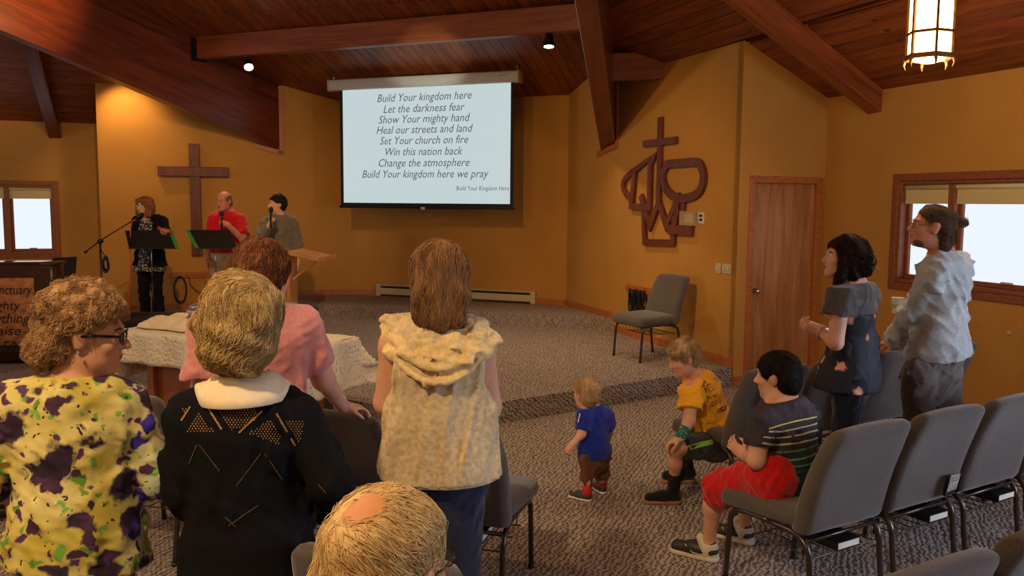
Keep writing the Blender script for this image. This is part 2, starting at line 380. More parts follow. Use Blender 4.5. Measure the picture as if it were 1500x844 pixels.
# baseboards
def base(name,a,b,z,h=.085):
    a=V(*a);b=V(*b); d=nz(b-a); n=V(-d[1],d[0]); 
    if (V(-1.5,6)-a)@n<0: n=-n
    g=G(); g.bar(V(*(a+n*.009),z+h/2),V(*(b+n*.009),z+h/2),.018,h,(0,0,1)); o=fix(mesh(name,g.m(),M_trim)); tag(o,kind='structure')
base('baseboard_back',A0,A1,.33); base('baseboard_back_left',A0,V(-4.25,12.70),.33); base('baseboard_back_left_low',V(-4.3,12.68),A_1,.175)
base('baseboard_back_right',A1,V(1.28,10.70),.33); base('baseboard_back_right_low',V(1.30,10.65),A2,.175); base('baseboard_door',A2+dd*.0,A2+dd*(DS0-.06),0)
base('baseboard_door_right',A2+dd*(DS1+.06),A3,0); base('baseboard_right',A3,A4,0); base('baseboard_left',LW+dl*2.3,L1,0)
# ================================================================ door
def P3(a,d,s,off,z):
    n=V(-d[1],d[0]); 
    if (V(-1,6)-V(*a))@n<0: n=-n
    p=V(*a)+V(*d)*s+n*off; return V(p[0],p[1],z)
def framebox(name,a,d,s0,s1,z0,z1,o0,o1,mat,parent=None,b=.004):
    g=G(); P=[P3(a,d,s,o,z) for z in(z0,z1) for (s,o) in((s0,o0),(s1,o0),(s1,o1),(s0,o1))]
    g.add(P,[(3,2,1,0),(4,5,6,7),(0,1,5,4),(1,2,6,5),(2,3,7,6),(3,0,4,7)]); o=fix(mesh(name,g.m(),mat,parent)); 
    if b: bev(o,b,1)
    return o
door=framebox('door_1',A2,dd,DS0+.012,DS1-.012,0,2.0,-.10,-.03,M_door); tag(door,kind='structure')
fr=framebox('door_casing',A2,dd,DS0-.055,DS0+.012,0,2.0,-.12,.018,M_trim,door); framebox('door_casing',A2,dd,DS1-.012,DS1+.055,0,2.0,-.12,.018,M_trim,door); framebox('door_casing',A2,dd,DS0-.055,DS1+.055,1.99,2.06,-.12,.018,M_trim,door)
g=G(); kc=P3(A2,dd,DS0+.07,-.03,.93); n3=P3(A2,dd,0,1,0)-P3(A2,dd,0,0,0)
g.tube([kc,kc+n3*.012,kc+n3*.013,kc+n3*.04,kc+n3*.045,kc+n3*.06,kc+n3*.07],[.03,.03,.012,.012,.026,.028,.012],14); fix(mesh('door_handle',g.m(),M_chrome,door,True))
# ================================================================ windows
def window(name,a,d,w,mull,mat=M_casing):
    s0,s1,z0,z1=w; root=framebox(name,a,d,s0,s1,z0-.0,z0+.035,-.13,.005,mat); tag(root,kind='structure')
    for q in((s0-.065,s0,z0-.065,z1+.065),(s1,s1+.065,z0-.065,z1+.065),(s0,s1,z1,z1+.065),(s0,s1,z0-.065,z0)): framebox('window_casing',a,d,*q,0,.018,mat,root)
    for q in((s0,s0+.03,z0+.035,z1),(s1-.03,s1,z0+.035,z1),(s0+.03,s1-.03,z1-.03,z1)): framebox('window_jamb',a,d,*q,-.13,0,mat,root)
    ms=[s0+.03]+[s0+(s1-s0)*m for m in mull]+[s1-.03]
    for m in ms[1:-1]: framebox('mullion',a,d,m-.035,m+.035,z0+.035,z1-.03,-.12,-.02,mat,root)
    for i in range(len(ms)-1):
        u0=ms[i]+(.035 if i else 0); u1=ms[i+1]-(.035 if i<len(ms)-2 else 0)
        for q in((u0,u0+.035,z0+.035,z1-.03),(u1-.035,u1,z0+.035,z1-.03),(u0+.035,u1-.035,z0+.035,z0+.075),(u0+.035,u1-.035,z1-.065,z1-.03)):
            framebox('sash',a,d,*q,-.11,-.075,mat,root)
        framebox('window_pane',a,d,u0+.035,u1-.035,z0+.07,z1-.06,-.096,-.090,M_glass,root,0)
        framebox('window_crank',a,d,(u0+u1)/2-.05,(u0+u1)/2+.05,z0+.075,z0+.09,-.075,-.05,M_cream,root,.003)
    framebox('roller_shade',a,d,s0+.035,s1-.035,z1-.20,z1-.03,-.055,-.045,M_shade,root,0)
    g=G(); g.tube([P3(a,d,s0+.035,-.05,z1-.055),P3(a,d,s1-.035,-.05,z1-.055)],.024,10); mesh('shade_roller',g.m(),M_shade,root,True)
    return root
window('window_1',A3,d1,WR,[.34]); window('window_2',LW,dl,WL,[.40]); window('window_3',A3,d1,WR2,[.33,.66]); window('window_4',LW,dl,WL2,[.5])
# ================================================================ heater
hs0=(onw(555,440,A0,d0)[:2]-A0)@d0; hs1=(onw(785,440,A0,d0)[:2]-A0)@d0
ht=empty('baseboard_heater',P3(A0,d0,(hs0+hs1)/2,.04,.36)); tag(ht,'long cream baseboard heater low on the back wall under the screen','heater'); hl=np.array(ht.location)
def hb(nm,*q,mat=M_cream):
    o=framebox(nm,A0,d0,*q,mat,None,.003); o.parent=ht; o.matrix_parent_inverse=Matrix.Translation(-Vector(hl)); return o
hb('heater_body',hs0,hs1,.34,.50,.0,.055); hb('end_cap',hs0-.01,hs0+.06,.335,.52,.0,.07); hb('end_cap',hs1-.06,hs1+.01,.335,.52,.0,.07)
hb('heater_top',hs0+.06,hs1-.06,.50,.517,.0,.068); hb('front_cover',hs0+.06,hs1-.06,.37,.455,.055,.068)
hb('heater_slot',hs0+.07,hs1-.07,.463,.492,.054,.058,mat=M_blackm); hb('heater_slot',hs0+.07,hs1-.07,.343,.362,.054,.058,mat=M_blackm)
def setp(o,r):
    o.parent=r; o.matrix_parent_inverse=Matrix.Translation(-Vector(r.location)); return o
# ================================================================ wall cross
n1=P3(A0,dl,0,1,0)-P3(A0,dl,0,0,0)
ct=onw(282,211,A0,dl); cb=onw(291,374,A0,dl); cl=onw(231,249,A0,dl); crr=onw(335,250,A0,dl)
cx=(ct[:2]+cb[:2])/2; root=empty('wall_cross',V(*cx,1.6),0,label='large plain dark wooden cross on the wall left of the screen',cat='cross')
g=G(); g.bar(V(*cx,cb[2])+n1*.045,V(*cx,ct[2])+n1*.045,.15,.07,n1); setp(bev(mesh('upright_post',g.m(),M_cross),.008,1),root)
zc=2.19; g=G(); g.bar(V(*cl[:2],zc)+n1*.055,V(*crr[:2],zc)+n1*.055,.14,.07,n1); setp(bev(mesh('cross_arm',g.m(),M_cross),.008,1),root)
# ================================================================ wooden emblem on the right wall
nW=P3(A1,d1,0,1,0)-P3(A1,d1,0,0,0)
def EP(cx,cy): return onw(880+cx/3.84,160+cy/3.84,A1,d1)
em=empty('wooden_emblem',EP(340,430),0,label='carved red-brown emblem of cross, zigzag and ring on the wall above the single chair',cat='wall emblem')
def stroke(nm,pts,w=.075,t=.035,z=0,closed=False,mat=M_cross):
    if nm=='side_arc': pts=[tuple(p[:2]) for p in smooth_path([V(*p,0) for p in pts],4)]
    if nm=='ring': pts=[tuple(p[:2]) for p in smooth_path([V(*p,0) for p in pts[-1:]+pts+pts[:1]],4)[4:-5]]
    q=[EP(*p) for p in pts]; a2=V(*A1,0); U=V(*d1,0); T=V(0,0,1)
    q2=[V((p-a2)@U,p[2]) for p in q]; n=len(q2); L=[];R=[]
    for i in range(n):
        if closed: dA=nz(q2[i]-q2[i-1]); dB=nz(q2[(i+1)%n]-q2[i])
        else: dA=nz(q2[i]-q2[max(i-1,0)]) if i else nz(q2[1]-q2[0]); dB=nz(q2[min(i+1,n-1)]-q2[i]) if i<n-1 else dA
        m=nz(dA+dB) if np.linalg.norm(dA+dB)>.1 else dA; pn=V(-m[1],m[0]); k=min(1.9,1/max(.3,abs(pn@V(-dB[1],dB[0]))))
        L.append(q2[i]+pn*w/2*k); R.append(q2[i]-pn*w/2*k)
    g=G(); W3=lambda p,o: a2+U*p[0]+T*p[1]+nW*(o)
    rng_=range(n if closed else n-1)
    for i in rng_:
        j=(i+1)%n; g.prism([W3(L[i],z+.006),W3(L[j],z+.006),W3(R[j],z+.006),W3(R[i],z+.006)],nW*t)
    return setp(fix(mesh(nm,g.m(),mat)),em)
stroke('cross_upright',[(348,45),(345,200),(342,400),(335,520)],.085); stroke('cross_bar',[(258,196),(440,174)],.075,.045)
stroke('zigzag',[(238,485),(262,560),(290,655),(340,525),(383,655),(425,560),(438,520)],.08,.035,.002)
stroke('crown_outline',[(322,255),(205,345),(185,545),(285,555),(292,310)],.075,.035,.004,True)
stroke('side_arc',[(190,352),(150,392),(137,430),(150,470),(180,495)],.07,.035,.001)
stroke('ring',[(385,312),(470,303),(555,300),(585,345),(590,400),(570,460),(525,492),(450,502),(395,470),(365,410),(365,350)],.09,.035,.003,True)
stroke('cup_base',[(252,560),(258,748),(418,752),(425,600)],.075,.033,.000); stroke('cup_stem',[(447,470),(445,585),(430,668)],.075,.036,.005); stroke('foot_bar',[(395,676),(530,684)],.10,.04,.006)
stroke('side_leg',[(478,520),(470,670)],.06,.034,.001)
# thermostat with clear guard, outlet plate, switches
def plate(name,x0,y0,x1,y1,t,mat,label,cat,a=A1,d=d1,off=0,b=.003):
    p=onw(x0,y0,a,d);q=onw(x1,y1,a,d); s0=(p[:2]-a)@d; s1=(q[:2]-a)@d
    o=framebox(name,a,d,min(s0,s1),max(s0,s1),min(p[2],q[2]),max(p[2],q[2]),off,off+t,mat,None,b)
    if label: tag(o,label,cat)
    return o
M_clear=NT('clear_plastic',.1); M_clear.col((215,200,165)); M_clear.b.inputs['Alpha'].default_value=.45; M_clear=M_clear.m
o=plate('thermostat_guard',1001,309,1021,331,.05,M_clear,'clear plastic box over the thermostat right of the emblem','thermostat guard'); 
q=plate('thermostat',1006,313,1017,327,.03,M_cream,None,None,off=.002); q.parent=o
o=plate('outlet_plate',1024,311,1032,328,.012,M_white,'small white wall plate with dark round marks right of the clear box','wall plate')
for yy in(316,322): r_=plate('socket',1026.2,yy-1.8,1029.8,yy+1.8,.004,M_blackm,None,None,off=.012,b=0); r_.parent=o
o=plate('light_switch',1049,385,1056,401,.008,M_cream,'single cream light switch plate left of the double one','light switch'); r_=plate('toggle',1051.5,391,1053.5,396,.014,M_white,None,None,off=.006); r_.parent=o
o=plate('light_switch',1058.5,386,1071,402,.008,M_cream,'double cream light switch plate nearest the door','light switch')
for xx in(1062,1067): r_=plate('toggle',xx-1,391.5,xx+1,396.5,.014,M_white,None,None,off=.006); r_.parent=o
o=plate('wall_bracket',1477,485,1482,490,.02,M_cream,'tiny pale knob on the wall below the right window','wall fitting',A3,d1)
# ================================================================ projection screen
sR_=Q(747,301,11.4); YR=11.4
def SP(x,y): return onw(x,y,scR,d0)
scR=V(*sR_[:2]); nS=V(*nC,0)
scr=empty('projection_screen',SP(624,215)); tag(scr,'pull-down projection screen with grey lyrics hanging in front of the back wall','projection screen')
pL=SP(502,132); pR_=SP(747,122); zb=SP(747,299)[2]; zt=SP(624,127)[2]+.02; bl=SP(502,299)
def sb(nm,sa,sbb,z0,z1,o0,o1,mat,b=0):
    g=G(); P=[V(*(scR+d0*s),z)+nS*o for z in(z0,z1) for (s,o) in((sa,o0),(sbb,o0),(sbb,o1),(sa,o1))]
    g.add(P,[(3,2,1,0),(4,5,6,7),(0,1,5,4),(1,2,6,5),(2,3,7,6),(3,0,4,7)]); o=fix(mesh(nm,g.m(),mat)); 
    if b: bev(o,b,2)
    return setp(o,scr)
sw=(pL[:2]-scR)@d0
sb('screen_border',sw-.05,.045,zb-.04,zt,-.004,0,M_blackm); sb('screen_surface',sw,0,zb,zt-.02,0,.003,M_screenfab)
sb('weight_bar',sw-.07,.065,zb-.075,zb-.035,-.02,.02,M_blackm,.008); sb('pull_tab',sw/2-.03,sw/2+.03,zb-.085,zb-.05,.02,.03,M_white)
hs=(SP(484,127)[:2]-scR)@d0; he=(SP(762,110)[:2]-scR)@d0
sb('screen_housing',hs,he,zt-.02,zt+.13,-.09,.07,M_white,.03)
for s in(hs,he): sb('end_cap',s-.012,s+.012,zt-.03,zt+.135,-.095,.075,M_cream,.02)
for s in(hs+.06,he-.04):
    g=G(); p=V(*(scR+d0*s),zt+.13); pts=[p+V(0,0,z)+V(d0[0],d0[1],0)*.012*math.sin(i*1.6) for i,z in enumerate(np.linspace(0,max(.1,hC(p)-p[2]),12))]
    g.tube(pts,.006,6); setp(mesh('hanging_chain',g.m(),M_chrome,None,True),scr)
sb('model_plate',he-.28,he-.16,zt+.06,zt+.085,.070,.073,M_silver)
def text3d(name,txt,org,X,Z,w,mat,shear=0,size=.1,parent=None,depth=.0015,height=None,res=2):
    c=bpy.data.curves.new(name,'FONT'); c.body=txt; c.shear=shear; c.size=1; c.align_x='CENTER'; c.resolution_u=res; c.extrude=0
    o=bpy.data.objects.new(name,c); COL.objects.link(o); dg=bpy.context.evaluated_depsgraph_get(); me=bpy.data.meshes.new_from_object(o.evaluated_get(dg))
    bpy.data.objects.remove(o); n=len(me.vertices); v=np.zeros(n*3); me.vertices.foreach_get('co',v); v=v.reshape(-1,3)
    wd=v[:,0].max()-v[:,0].min(); cx=(v[:,0].max()+v[:,0].min())/2; sx=w/wd; sz=height if height else sx
    X=nz(X);Z=nz(Z); P=np.array(org)+np.outer((v[:,0]-cx)*sx,X)+np.outer(v[:,1]*sz,Z)
    me.vertices.foreach_set('co',P.astype(np.float32).ravel()); me.materials.clear(); me.materials.append(mat); me.update()
    o=bpy.data.objects.new(name,me); COL.objects.link(o)
    o['kind']='stuff'
    if parent is not None: setp(o,parent)
    return o
for t,x0,x1,yb in (('Build Your kingdom here',553,691,147.5),('Let the darkness fear',562,681,164),('Show Your mighty hand',555,689,179.5),('Heal our streets and land',552,693,195),('Set Your church on fire',557,686,211),('Win this nation back',565,678,227.5),('Change the atmosphere',555,688,244),('Build Your kingdom here we pray',531,716,260.5)):
    a=SP(x0,yb);b=SP(x1,yb-.5); m=(a+b)/2; w=np.linalg.norm((b-a)[:2])
    text3d('lyric_line',t,V(m[0],m[1],m[2]+.0)+nS*.006,V(*d0,0),V(0,0,1),w,M_ink,.28,parent=scr,height=.155)
a=SP(669,279);b=SP(746,279); text3d('lyric_line','Build Your Kingdom Here',(a+b)/2+nS*.006,V(*d0,0),V(0,0,1),np.linalg.norm((b-a)[:2]),M_ink,.1,parent=scr,height=.085)
# ================================================================ spot lamps on the level beam
M_bulb=emis('lit_bulb',(255,244,225),22)
for (x,y,aim,lb) in((364,95,V(.25,-.6,-.75),'lit spot lamp under the left end of the level beam'),(804,62,V(.0,-.15,-1),'lit spot lamp hanging under the right end of the level beam')):
    t=((Q(x,y,10)-EYE)); p=onw(x,y,pa[:2],pd); p[2]=min(p[2],ZP-.10)
    aim=nz(aim); r=empty('spot_lamp',p); tag(r,lb,'spot lamp','spot lamps under the level beam')
    g=G(); g.tube([V(0,0,.13)+(-aim*0),V(0,0,.06)],.012,8); g.tube([-aim*.10,-aim*.085,-aim*.02,aim*.05],[.02,.045,.055,.062],16,cap=False); mesh('lamp_housing',g.m(),M_black,r,True)
    g=G(); g.tube([aim*.02,aim*.045,aim*.055],[.05,.052,.03],16); mesh('bulb',g.m(),M_bulb,r,True)
    lamp('spot_lamp_light','SPOT',p+aim*.09,60,WARM2,.04,p+aim*2,110,blend=.7)
# scalloped wall-wash lamps hidden behind the left beam, and the glow on the beam
lamp('wall_wash_light','SPOT',(-5.35,11.75,3.42),34,WARM,.04,(-5.45,12.3,2.8),95,blend=.8)
lamp('beam_glow_light','SPOT',(-4.4,8.9,3.9),160,(1,.5,.18),.05,(-5.65,10.1,4.05),50,blend=.9)
# ================================================================ lantern
lc=Q(1363,45,5.2); M_lant=emis('lit_lantern_glass',(255,214,140),7.5); M_brass=plain('aged_brass',(120,78,30),.4,.7)
zb=Q(1363,84,5.2)[2]; R_=.128; H_=.62
ln=empty('hanging_lantern',V(lc[0],lc[1],zb)); tag(ln,'lit six-sided brass pendant lantern at the upper right','lantern')
hexp=[(math.cos(math.radians(60*i+20)),math.sin(math.radians(60*i+20))) for i in range(6)]
for i in range(6):
    a=V(*hexp[i],0)*R_*.95; b=V(*hexp[(i+1)%6],0)*R_*.95; g=G(); g.prism([a+V(0,0,.02),b+V(0,0,.02),b+V(0,0,H_),a+V(0,0,H_)],nz(a+b)*-.004); fix(mesh('glass_panel',g.m(),M_lant,ln))
    g=G(); a=V(*hexp[i],0)*R_; g.bar(a+V(0,0,-.02),a+V(0,0,H_+.02),.014,.014,a); g.tube([a*1.05+V(0,0,-.005),a*1.1+V(0,0,-.04),a*1.02+V(0,0,-.065)],[.012,.008,.002],6); mesh('corner_post',g.m(),M_brass,ln)
for z,r2 in((0,1.04),(.14,1.0),(H_,1.03)):
    g=G()
    for i in range(6): g.bar(V(*hexp[i],0)*R_*r2+V(0,0,z),V(*hexp[(i+1)%6],0)*R_*r2+V(0,0,z),.012,.016 if z else .03)
    mesh('band_ring',g.m(),M_brass,ln)
g=G(); g.lathe([(.03,-.035),(.085,-.02),(.10,.0),(.10,.012)],(0,0,0),18); mesh('diffuser_bowl',g.m(),M_lant,ln,True)
g=G(); g.lathe([(R_*1.05,H_+.01),(R_*.7,H_+.08),(.03,H_+.12),(.012,H_+.14)],(0,0,0),18); mesh('lantern_cap',g.m(),M_brass,ln,True)
zt_=hR(lc); g=G(); g.tube([V(0,0,H_+.13),V(0,0,zt_-zb)],.008,8); mesh('hanging_rod',g.m(),M_brass,ln)
lamp('lantern_light','POINT',(lc[0],lc[1],zb-.12),24,WARM2,.1)
# ================================================================ church chairs
def fabric(name,a,b,sc=220,bump=.25,sheen=.3,rough=.9):
    k=NT(name,rough,0,.2); n=k.noise(sc,detail=2); n2=k.noise(3,detail=2); f=k.mix(.3,n,n2); k.col(k.ramp(f,[(.3,a),(.7,b)])); k.bump(n,bump,.003); k.b.inputs['Sheen Weight'].default_value=sheen; return k.m
M_up=fabric('grey_tweed_upholstery',(66,60,56),(104,95,87))
M_leg=plain('bronze_chair_frame',(84,74,68),.28,.75,var=.05)
M_book=plain('black_book_cover',(18,18,22),.5); M_paper=plain('paper_pages',(220,214,200),.8,var=.03)
def rbox(sx,sy,sz,r,seg=3,fn=None,div=0):
    bm=bmesh.new(); bmesh.ops.create_cube(bm,size=1); 
    for v in bm.verts: v.co=Vector((v.co.x*sx,v.co.y*sy,v.co.z*sz))
    bmesh.ops.bevel(bm,geom=list(bm.edges),offset=r,segments=seg,affect='EDGES',profile=.5)
    if div: 
        for ax,s in((0,sx),(2,sz)):
            for k in range(1,div):
                c=-s/2+s*k/div; co_=[0,0,0]; co_[ax]=c; no=[0,0,0]; no[ax]=1
                bmesh.ops.bisect_plane(bm,geom=list(bm.verts)+list(bm.edges)+list(bm.faces),plane_co=co_,plane_no=no)
    if fn:
        for v in bm.verts: v.co=Vector(fn(*v.co))
    bmesh.ops.recalc_face_normals(bm,faces=bm.faces)
    me=bpy.data.meshes.new('m'); bm.to_mesh(me); bm.free(); v=[tuple(x.co) for x in me.vertices]; f=[tuple(p.vertices) for p in me.polygons]; bpy.data.meshes.remove(me); return v,f
def make_chair(label,group):
    r=empty('church_chair'); tag(r,label,'chair',group)
    def seat(x,y,z):
        crown=.012*(1-(x/.26)**2)*(1-(y/.25)**2) if z>0 else 0
        return (x*(1+.03*(y/.25)),y+.03,z+.43+crown-(.03*max(0,(y-.12))/.12 if z<0 else .02*max(0,(y-.17))/.06))
    mesh('seat',rbox(.52,.50,.085,.035,3,seat,5),M_up,r,True)
    def back(x,y,z):
        t=(z+.24)/.48; zz=.365+.49*t; yy=-.175-.165*t-.02*math.sin(t*math.pi)*(-1)
        w=1-.10*max(0,t-.72)/.28; 
        return (x*w,yy+y*(1+.25*(1-t)),zz+.012*(1-(x/.26)**2)*t)
    mesh('backrest',rbox(.52,.085,.48,.036,3,back,6),M_up,r,True)
    g=G()
    for k in(-1,1): g.tube([V(x,-.30-.01,.70+.0*x) for x in(-.24,.24)],.003,4) if k>0 else None
    mesh('back_seam',g.m(),M_up,r)
    for s in(-1,1):
        x=s*.235
        p=smooth_path([V(x,.25,.0),V(x,.235,.22),V(x,.22,.33),V(x,.16,.365),V(x,.0,.37)],4); g=G(); g.tube(p,.013,8); mesh('leg',g.m(),M_leg,r,True)
        p=smooth_path([V(x,-.26,0),V(x,-.235,.2),V(x,-.22,.31),V(x,-.15,.362),V(x,0,.37)],4); g=G(); g.tube(p,.013,8); mesh('leg',g.m(),M_leg,r,True)
        g=G(); g.tube(smooth_path([V(x,-.15,.36),V(x,-.19,.37),V(x*1.0,-.215,.40),V(x*.96,-.225,.44)],3),.011,6,fl=.6); mesh('back_bracket',g.m(),M_leg,r,True)
        for y in(.25,-.26):
            g=G(); g.lathe([(.014,0),(.017,.004),(.016,.018)],(x,y,0),10); mesh('foot_cap',g.m(),M_black,r,True)
    for y,z in((.20,.352),(-.2,.34)):
        g=G(); g.tube([V(-.235,y,z),V(.235,y,z)],.009,6); mesh('cross_rail',g.m(),M_leg,r,True)
    g=G()
    for x in np.linspace(-.2,.2,7): g.tube([V(x,-.22,.27),V(x,.10,.27),V(x,.14,.34)],.003,4,cap=False)
    for y in(-.22,-.05,.10): g.tube([V(-.225,y,.268),V(.225,y,.268)],.0035,5,cap=False)
    for x in(-.225,.225): g.tube([V(x,-.22,.27),V(x,-.21,.34)],.0035,5,cap=False)
    mesh('book_rack',g.m(),M_leg,r,True)
    return r
Fr=V(-.515,.857); Ur=V(.857,.515); Fl=V(.285,.958); Ul=V(.958,-.285)
first=None
def chair(mid,F,z,label,group):
    global first
    o=make_chair(label,group) if first is None else copy_tree(first)
    if first is None: first=o
    o.location=(mid[0],mid[1],z); o.rotation_euler=(0,0,math.atan2(-F[0],F[1])); o['label']=label
    if group: o['group']=group
    elif 'group' in o: del o['group']
    return o
gR='chairs of the right block'; T1=V(1.775,3.68)
lab2=['grey tweed chair under the boy in red shorts','grey chair right of the striped boy\'s chair, with a card on its back','grey chair third from the left in the long right row','grey chair at the right picture edge in the long right row','grey chair beyond the right picture edge, end of the row']
row2=[chair(T1-Ur*.28+Ur*.562*k+Fr*.34,Fr,0,lab2[k],gR) for k in range(4)]
lab1=['grey chair under the boy in the yellow shirt','dark grey chair behind the floral-topped woman','dark grey chair the standing man rests his hand on','grey chair half hidden right of the standing man']
T0=V(1.78,4.97)
row1=[chair(T0-Ur*.28+Ur*.565*k+Fr*.34,Fr,0,lab1[k],gR) for k in range(4)]
row3=[chair(V(1.36,2.27)+Ur*(.565*k-.28)+Fr*.34,Fr,0,['grey chair top lower right, left of the two cut by the edge','grey chair top in the bottom right corner'][k],gR) for k in range(2)]
gL='chairs of the left block'; TL=V(-.03,3.45)
labL=['grey aisle chair in front of the girl in the hooded vest','grey chair the pink-shirted woman leans on','grey chair hidden behind the black cardigan','grey chair top between the floral jacket and the black cardigan']
rowL=[chair(TL-Ul*.27-Ul*.555*k+Fl*.34,Fl,0,labL[k],gL) for k in range(4)]
chF=chair(V(-.105,2.09)-Ul*.27+Fl*.34,Fl,0,'grey chair top at the bottom edge right of the white-haired head',gL)
BALD=V(-.20,1.30)
chB=chair(BALD-Fl*.02,Fl,0,'grey chair under the white-haired seated man',gL)
st_=chair(V(1.415,8.845),V(-.886,-.463),.175,'single grey chair standing on the stage beneath the wooden emblem',None)
# hymn books in the racks, cards in the seat backs
def book(root,lx,ly,label):
    R=Matrix.Rotation(root.rotation_euler.z,4,'Z'); p=Vector(root.location)+R@Vector((lx,ly,.275))
    b=empty('hymn_book',p,root.rotation_euler.z,label=label,cat='book',group='black books in the chair racks')
    g=G(); g.box((-.075,-.105,0),(.075,.105,.004)).box((-.075,-.105,.034),(.075,.105,.038)).box((-.079,-.105,0),(-.073,.105,.038)); mesh('cover',g.m(),M_book,b)
    g=G(); g.box((-.072,-.101,.004),(.071,.101,.034)); mesh('page_block',g.m(),M_paper,b)
book(row2[0],.02,-.13,'black book with white page edges under the striped boy\'s chair')
book(row2[1],.12,-.13,'black book in the rack under the chair with the card'); book(row2[2],.14,-.13,'black book under the third chair of the long right row')
book(rowL[0],.05,-.1,'pale-edged book under the left aisle chair')
def card(root,lx,label,txt=None):
    R=Matrix.Rotation(root.rotation_euler.z,4,'Z'); c=empty('chair_pocket',Vector(root.location)+R@Vector((lx,-.262,.47)),root.rotation_euler.z,label=label,cat='card pocket')
    c.rotation_euler.x=.20
    g=G(); g.box((-.05,-.02,-.05),(.05,-.014,.05)).box((-.05,-.03,-.05),(.05,-.02,-.044)).box((-.05,-.03,-.05),(-.047,-.014,.03)).box((.047,-.03,-.05),(.05,-.014,.03)); mesh('pocket',g.m(),M_dsteel,c)
    g=G(); g.box((-.038,-.026,-.03),(.038,-.021,.055)); mesh('paper_card',g.m(),plain('grey_card',(150,140,136),.7),c)
    g=G(); g.box((-.03,-.0275,.02),(.03,-.026,.026)).box((-.03,-.0275,.034),(.02,-.026,.039)); mesh('card_print',g.m(),M_ink,c); c.children[-1]['kind']='stuff'
card(row2[1],.13,'small pocket with a white card low on a right-row chair back')
card(rowL[1],.10,'small pocket with a white card on the chair back beside the black cardigan')
# ================================================================ communion table
M_lace=NT('lace_cloth',.8,0,.3); k=M_lace; 
d_=k.vor(34,k.coord((1,1,1))); w_=k.noise(60,detail=3); f_=k.mix(.5,d_,w_); k.col(k.ramp(f_,[(.22,(150,128,96)),(.40,(238,226,196))])); k.bump(f_,1,.012); M_lace=k.m
M_cloth=plain('ivory_cloth',(236,216,178),.85,var=.04,scale=12,bump=.3); M_twood=wood('table_oak',(124,66,30),(166,98,50),1.2,.4,(7,7,.7))
tr_=V(-1.46,5.86); tX=nz(V(-.905,.425)); tY=nz(V(.425,.905))
tb=empty('communion_table',V(*(tr_+tX*.9+tY*.3),0)); tag(tb,'oak communion table standing before the stage under a lace cloth','table')
TP=lambda u,v,z: V(*(tr_+tX*u+tY*v),z)
def tbox(nm,u0,u1,v0,v1,z0,z1,mat,par,b=.004):
    g=G(); P=[TP(u,v,z) for z in(z0,z1) for (u,v) in((u0,v0),(u1,v0),(u1,v1),(u0,v1))]
    g.add(P,[(3,2,1,0),(4,5,6,7),(0,1,5,4),(1,2,6,5),(2,3,7,6),(3,0,4,7)]); o=fix(mesh(nm,g.m(),mat)); 
    if b: bev(o,b,1)
    return setp(o,par)
tbox('table_top',0,1.85,0,.66,.72,.752,M_twood,tb)
for u in(.28,1.5): tbox('pedestal_panel',u,u+.07,.06,.60,.06,.72,M_twood,tb); tbox('plinth',u-.05,u+.12,.02,.64,0,.06,M_twood,tb)
tbox('front_panel',.35,1.50,.10,.14,.06,.72,M_twood,tb); tbox('front_panel',1.0,1.06,.085,.105,.06,.72,M_twood,tb)
# cloth: grid draped with folds
nu,nv=90,44; v=[];f=[]; Lu,Lv=1.85,.66; du,dv_=.40,.25
for i in range(nu+1):
    for j in range(nv+1):
        s=-du+(Lu+2*du)*i/nu; t=-dv_+(Lv+2*dv_)*j/nv
        u=min(max(s,-.005),Lu+.005); w=min(max(t,-.005),Lv+.005); ou=abs(s-u); ow=abs(t-w); drop=math.hypot(ou,ow) if not(ou and ow) else max(ou,ow)*.96
        z=.757-drop; sg=-1 if s<0 else 1; sh=-1 if t<0 else 1
        fu=.018*math.sin(t*23+s*4)*min(1,ou*5)+.03*ou; fv=.018*math.sin(s*19)*min(1,ow*6)+.02*ow
        if ou and ow: c_=min(ou,ow); fu+=c_*.42; fv+=c_*.42
        uu=u+sg*fu*(ou>0); ww=w+sh*fv*(ow>0)
        v.append(TP(uu,ww,z+.002*math.sin(s*31)*math.sin(t*27)))
for i in range(nu):
    for j in range(nv): a=i*(nv+1)+j; f.append((a,a+nv+1,a+nv+2,a+1))
cl=mesh('tablecloth',(v,f),M_lace,None,True,loc=TP(.9,.3,.76)); fix(cl); so=cl.modifiers.new('s','SOLIDIFY'); so.thickness=.003; tag(cl,'cream lace tablecloth draped over the communion table','tablecloth')
# folded cloth over the trays
v=[];f=[]; n1_,n2_=40,22
for i in range(n1_+1):
    for j in range(n2_+1):
        a=i/n1_;b=j/n2_; e=min(a,1-a,b,1-b); h_=.075*min(1,e*5)**.6*(1+.12*math.sin(a*21+b*8)+.15*math.sin(b*17+3))+.004*rng.random()
        v.append(TP(1.06+.72*a+.01*math.sin(b*9),.14+.46*b+.012*math.sin(a*14),.765+max(0,h_)))
for i in range(n1_):
    for j in range(n2_): a=i*(n2_+1)+j; f.append((a,a+n2_+1,a+n2_+2,a+1))
o=mesh('folded_cloth',(v,f),M_cloth,None,True,loc=TP(1.4,.37,.765)); fix(o); o.modifiers.new('s','SOLIDIFY').thickness=.004; tag(o,'rumpled ivory cloth lying on the left end of the communion table','cloth')
tc=Q(304,478,6.45); tc=V(*tc[:2],.765)
M_tray=plain('polished_silver',(214,212,208),.32,.85,var=.03); tr=empty('communion_trays',tc,label='stack of shiny silver communion trays behind the blonde woman\'s head',cat='trays')
for i in range(4):
    g=G(); z=i*.052; g.lathe([(.10,z),(.135,z+.004),(.15,z+.022),(.152,z+.03),(.14,z+.036),(.13,z+.05)],(0,0,0),28); mesh('tray',g.m(),M_tray,tr,True)
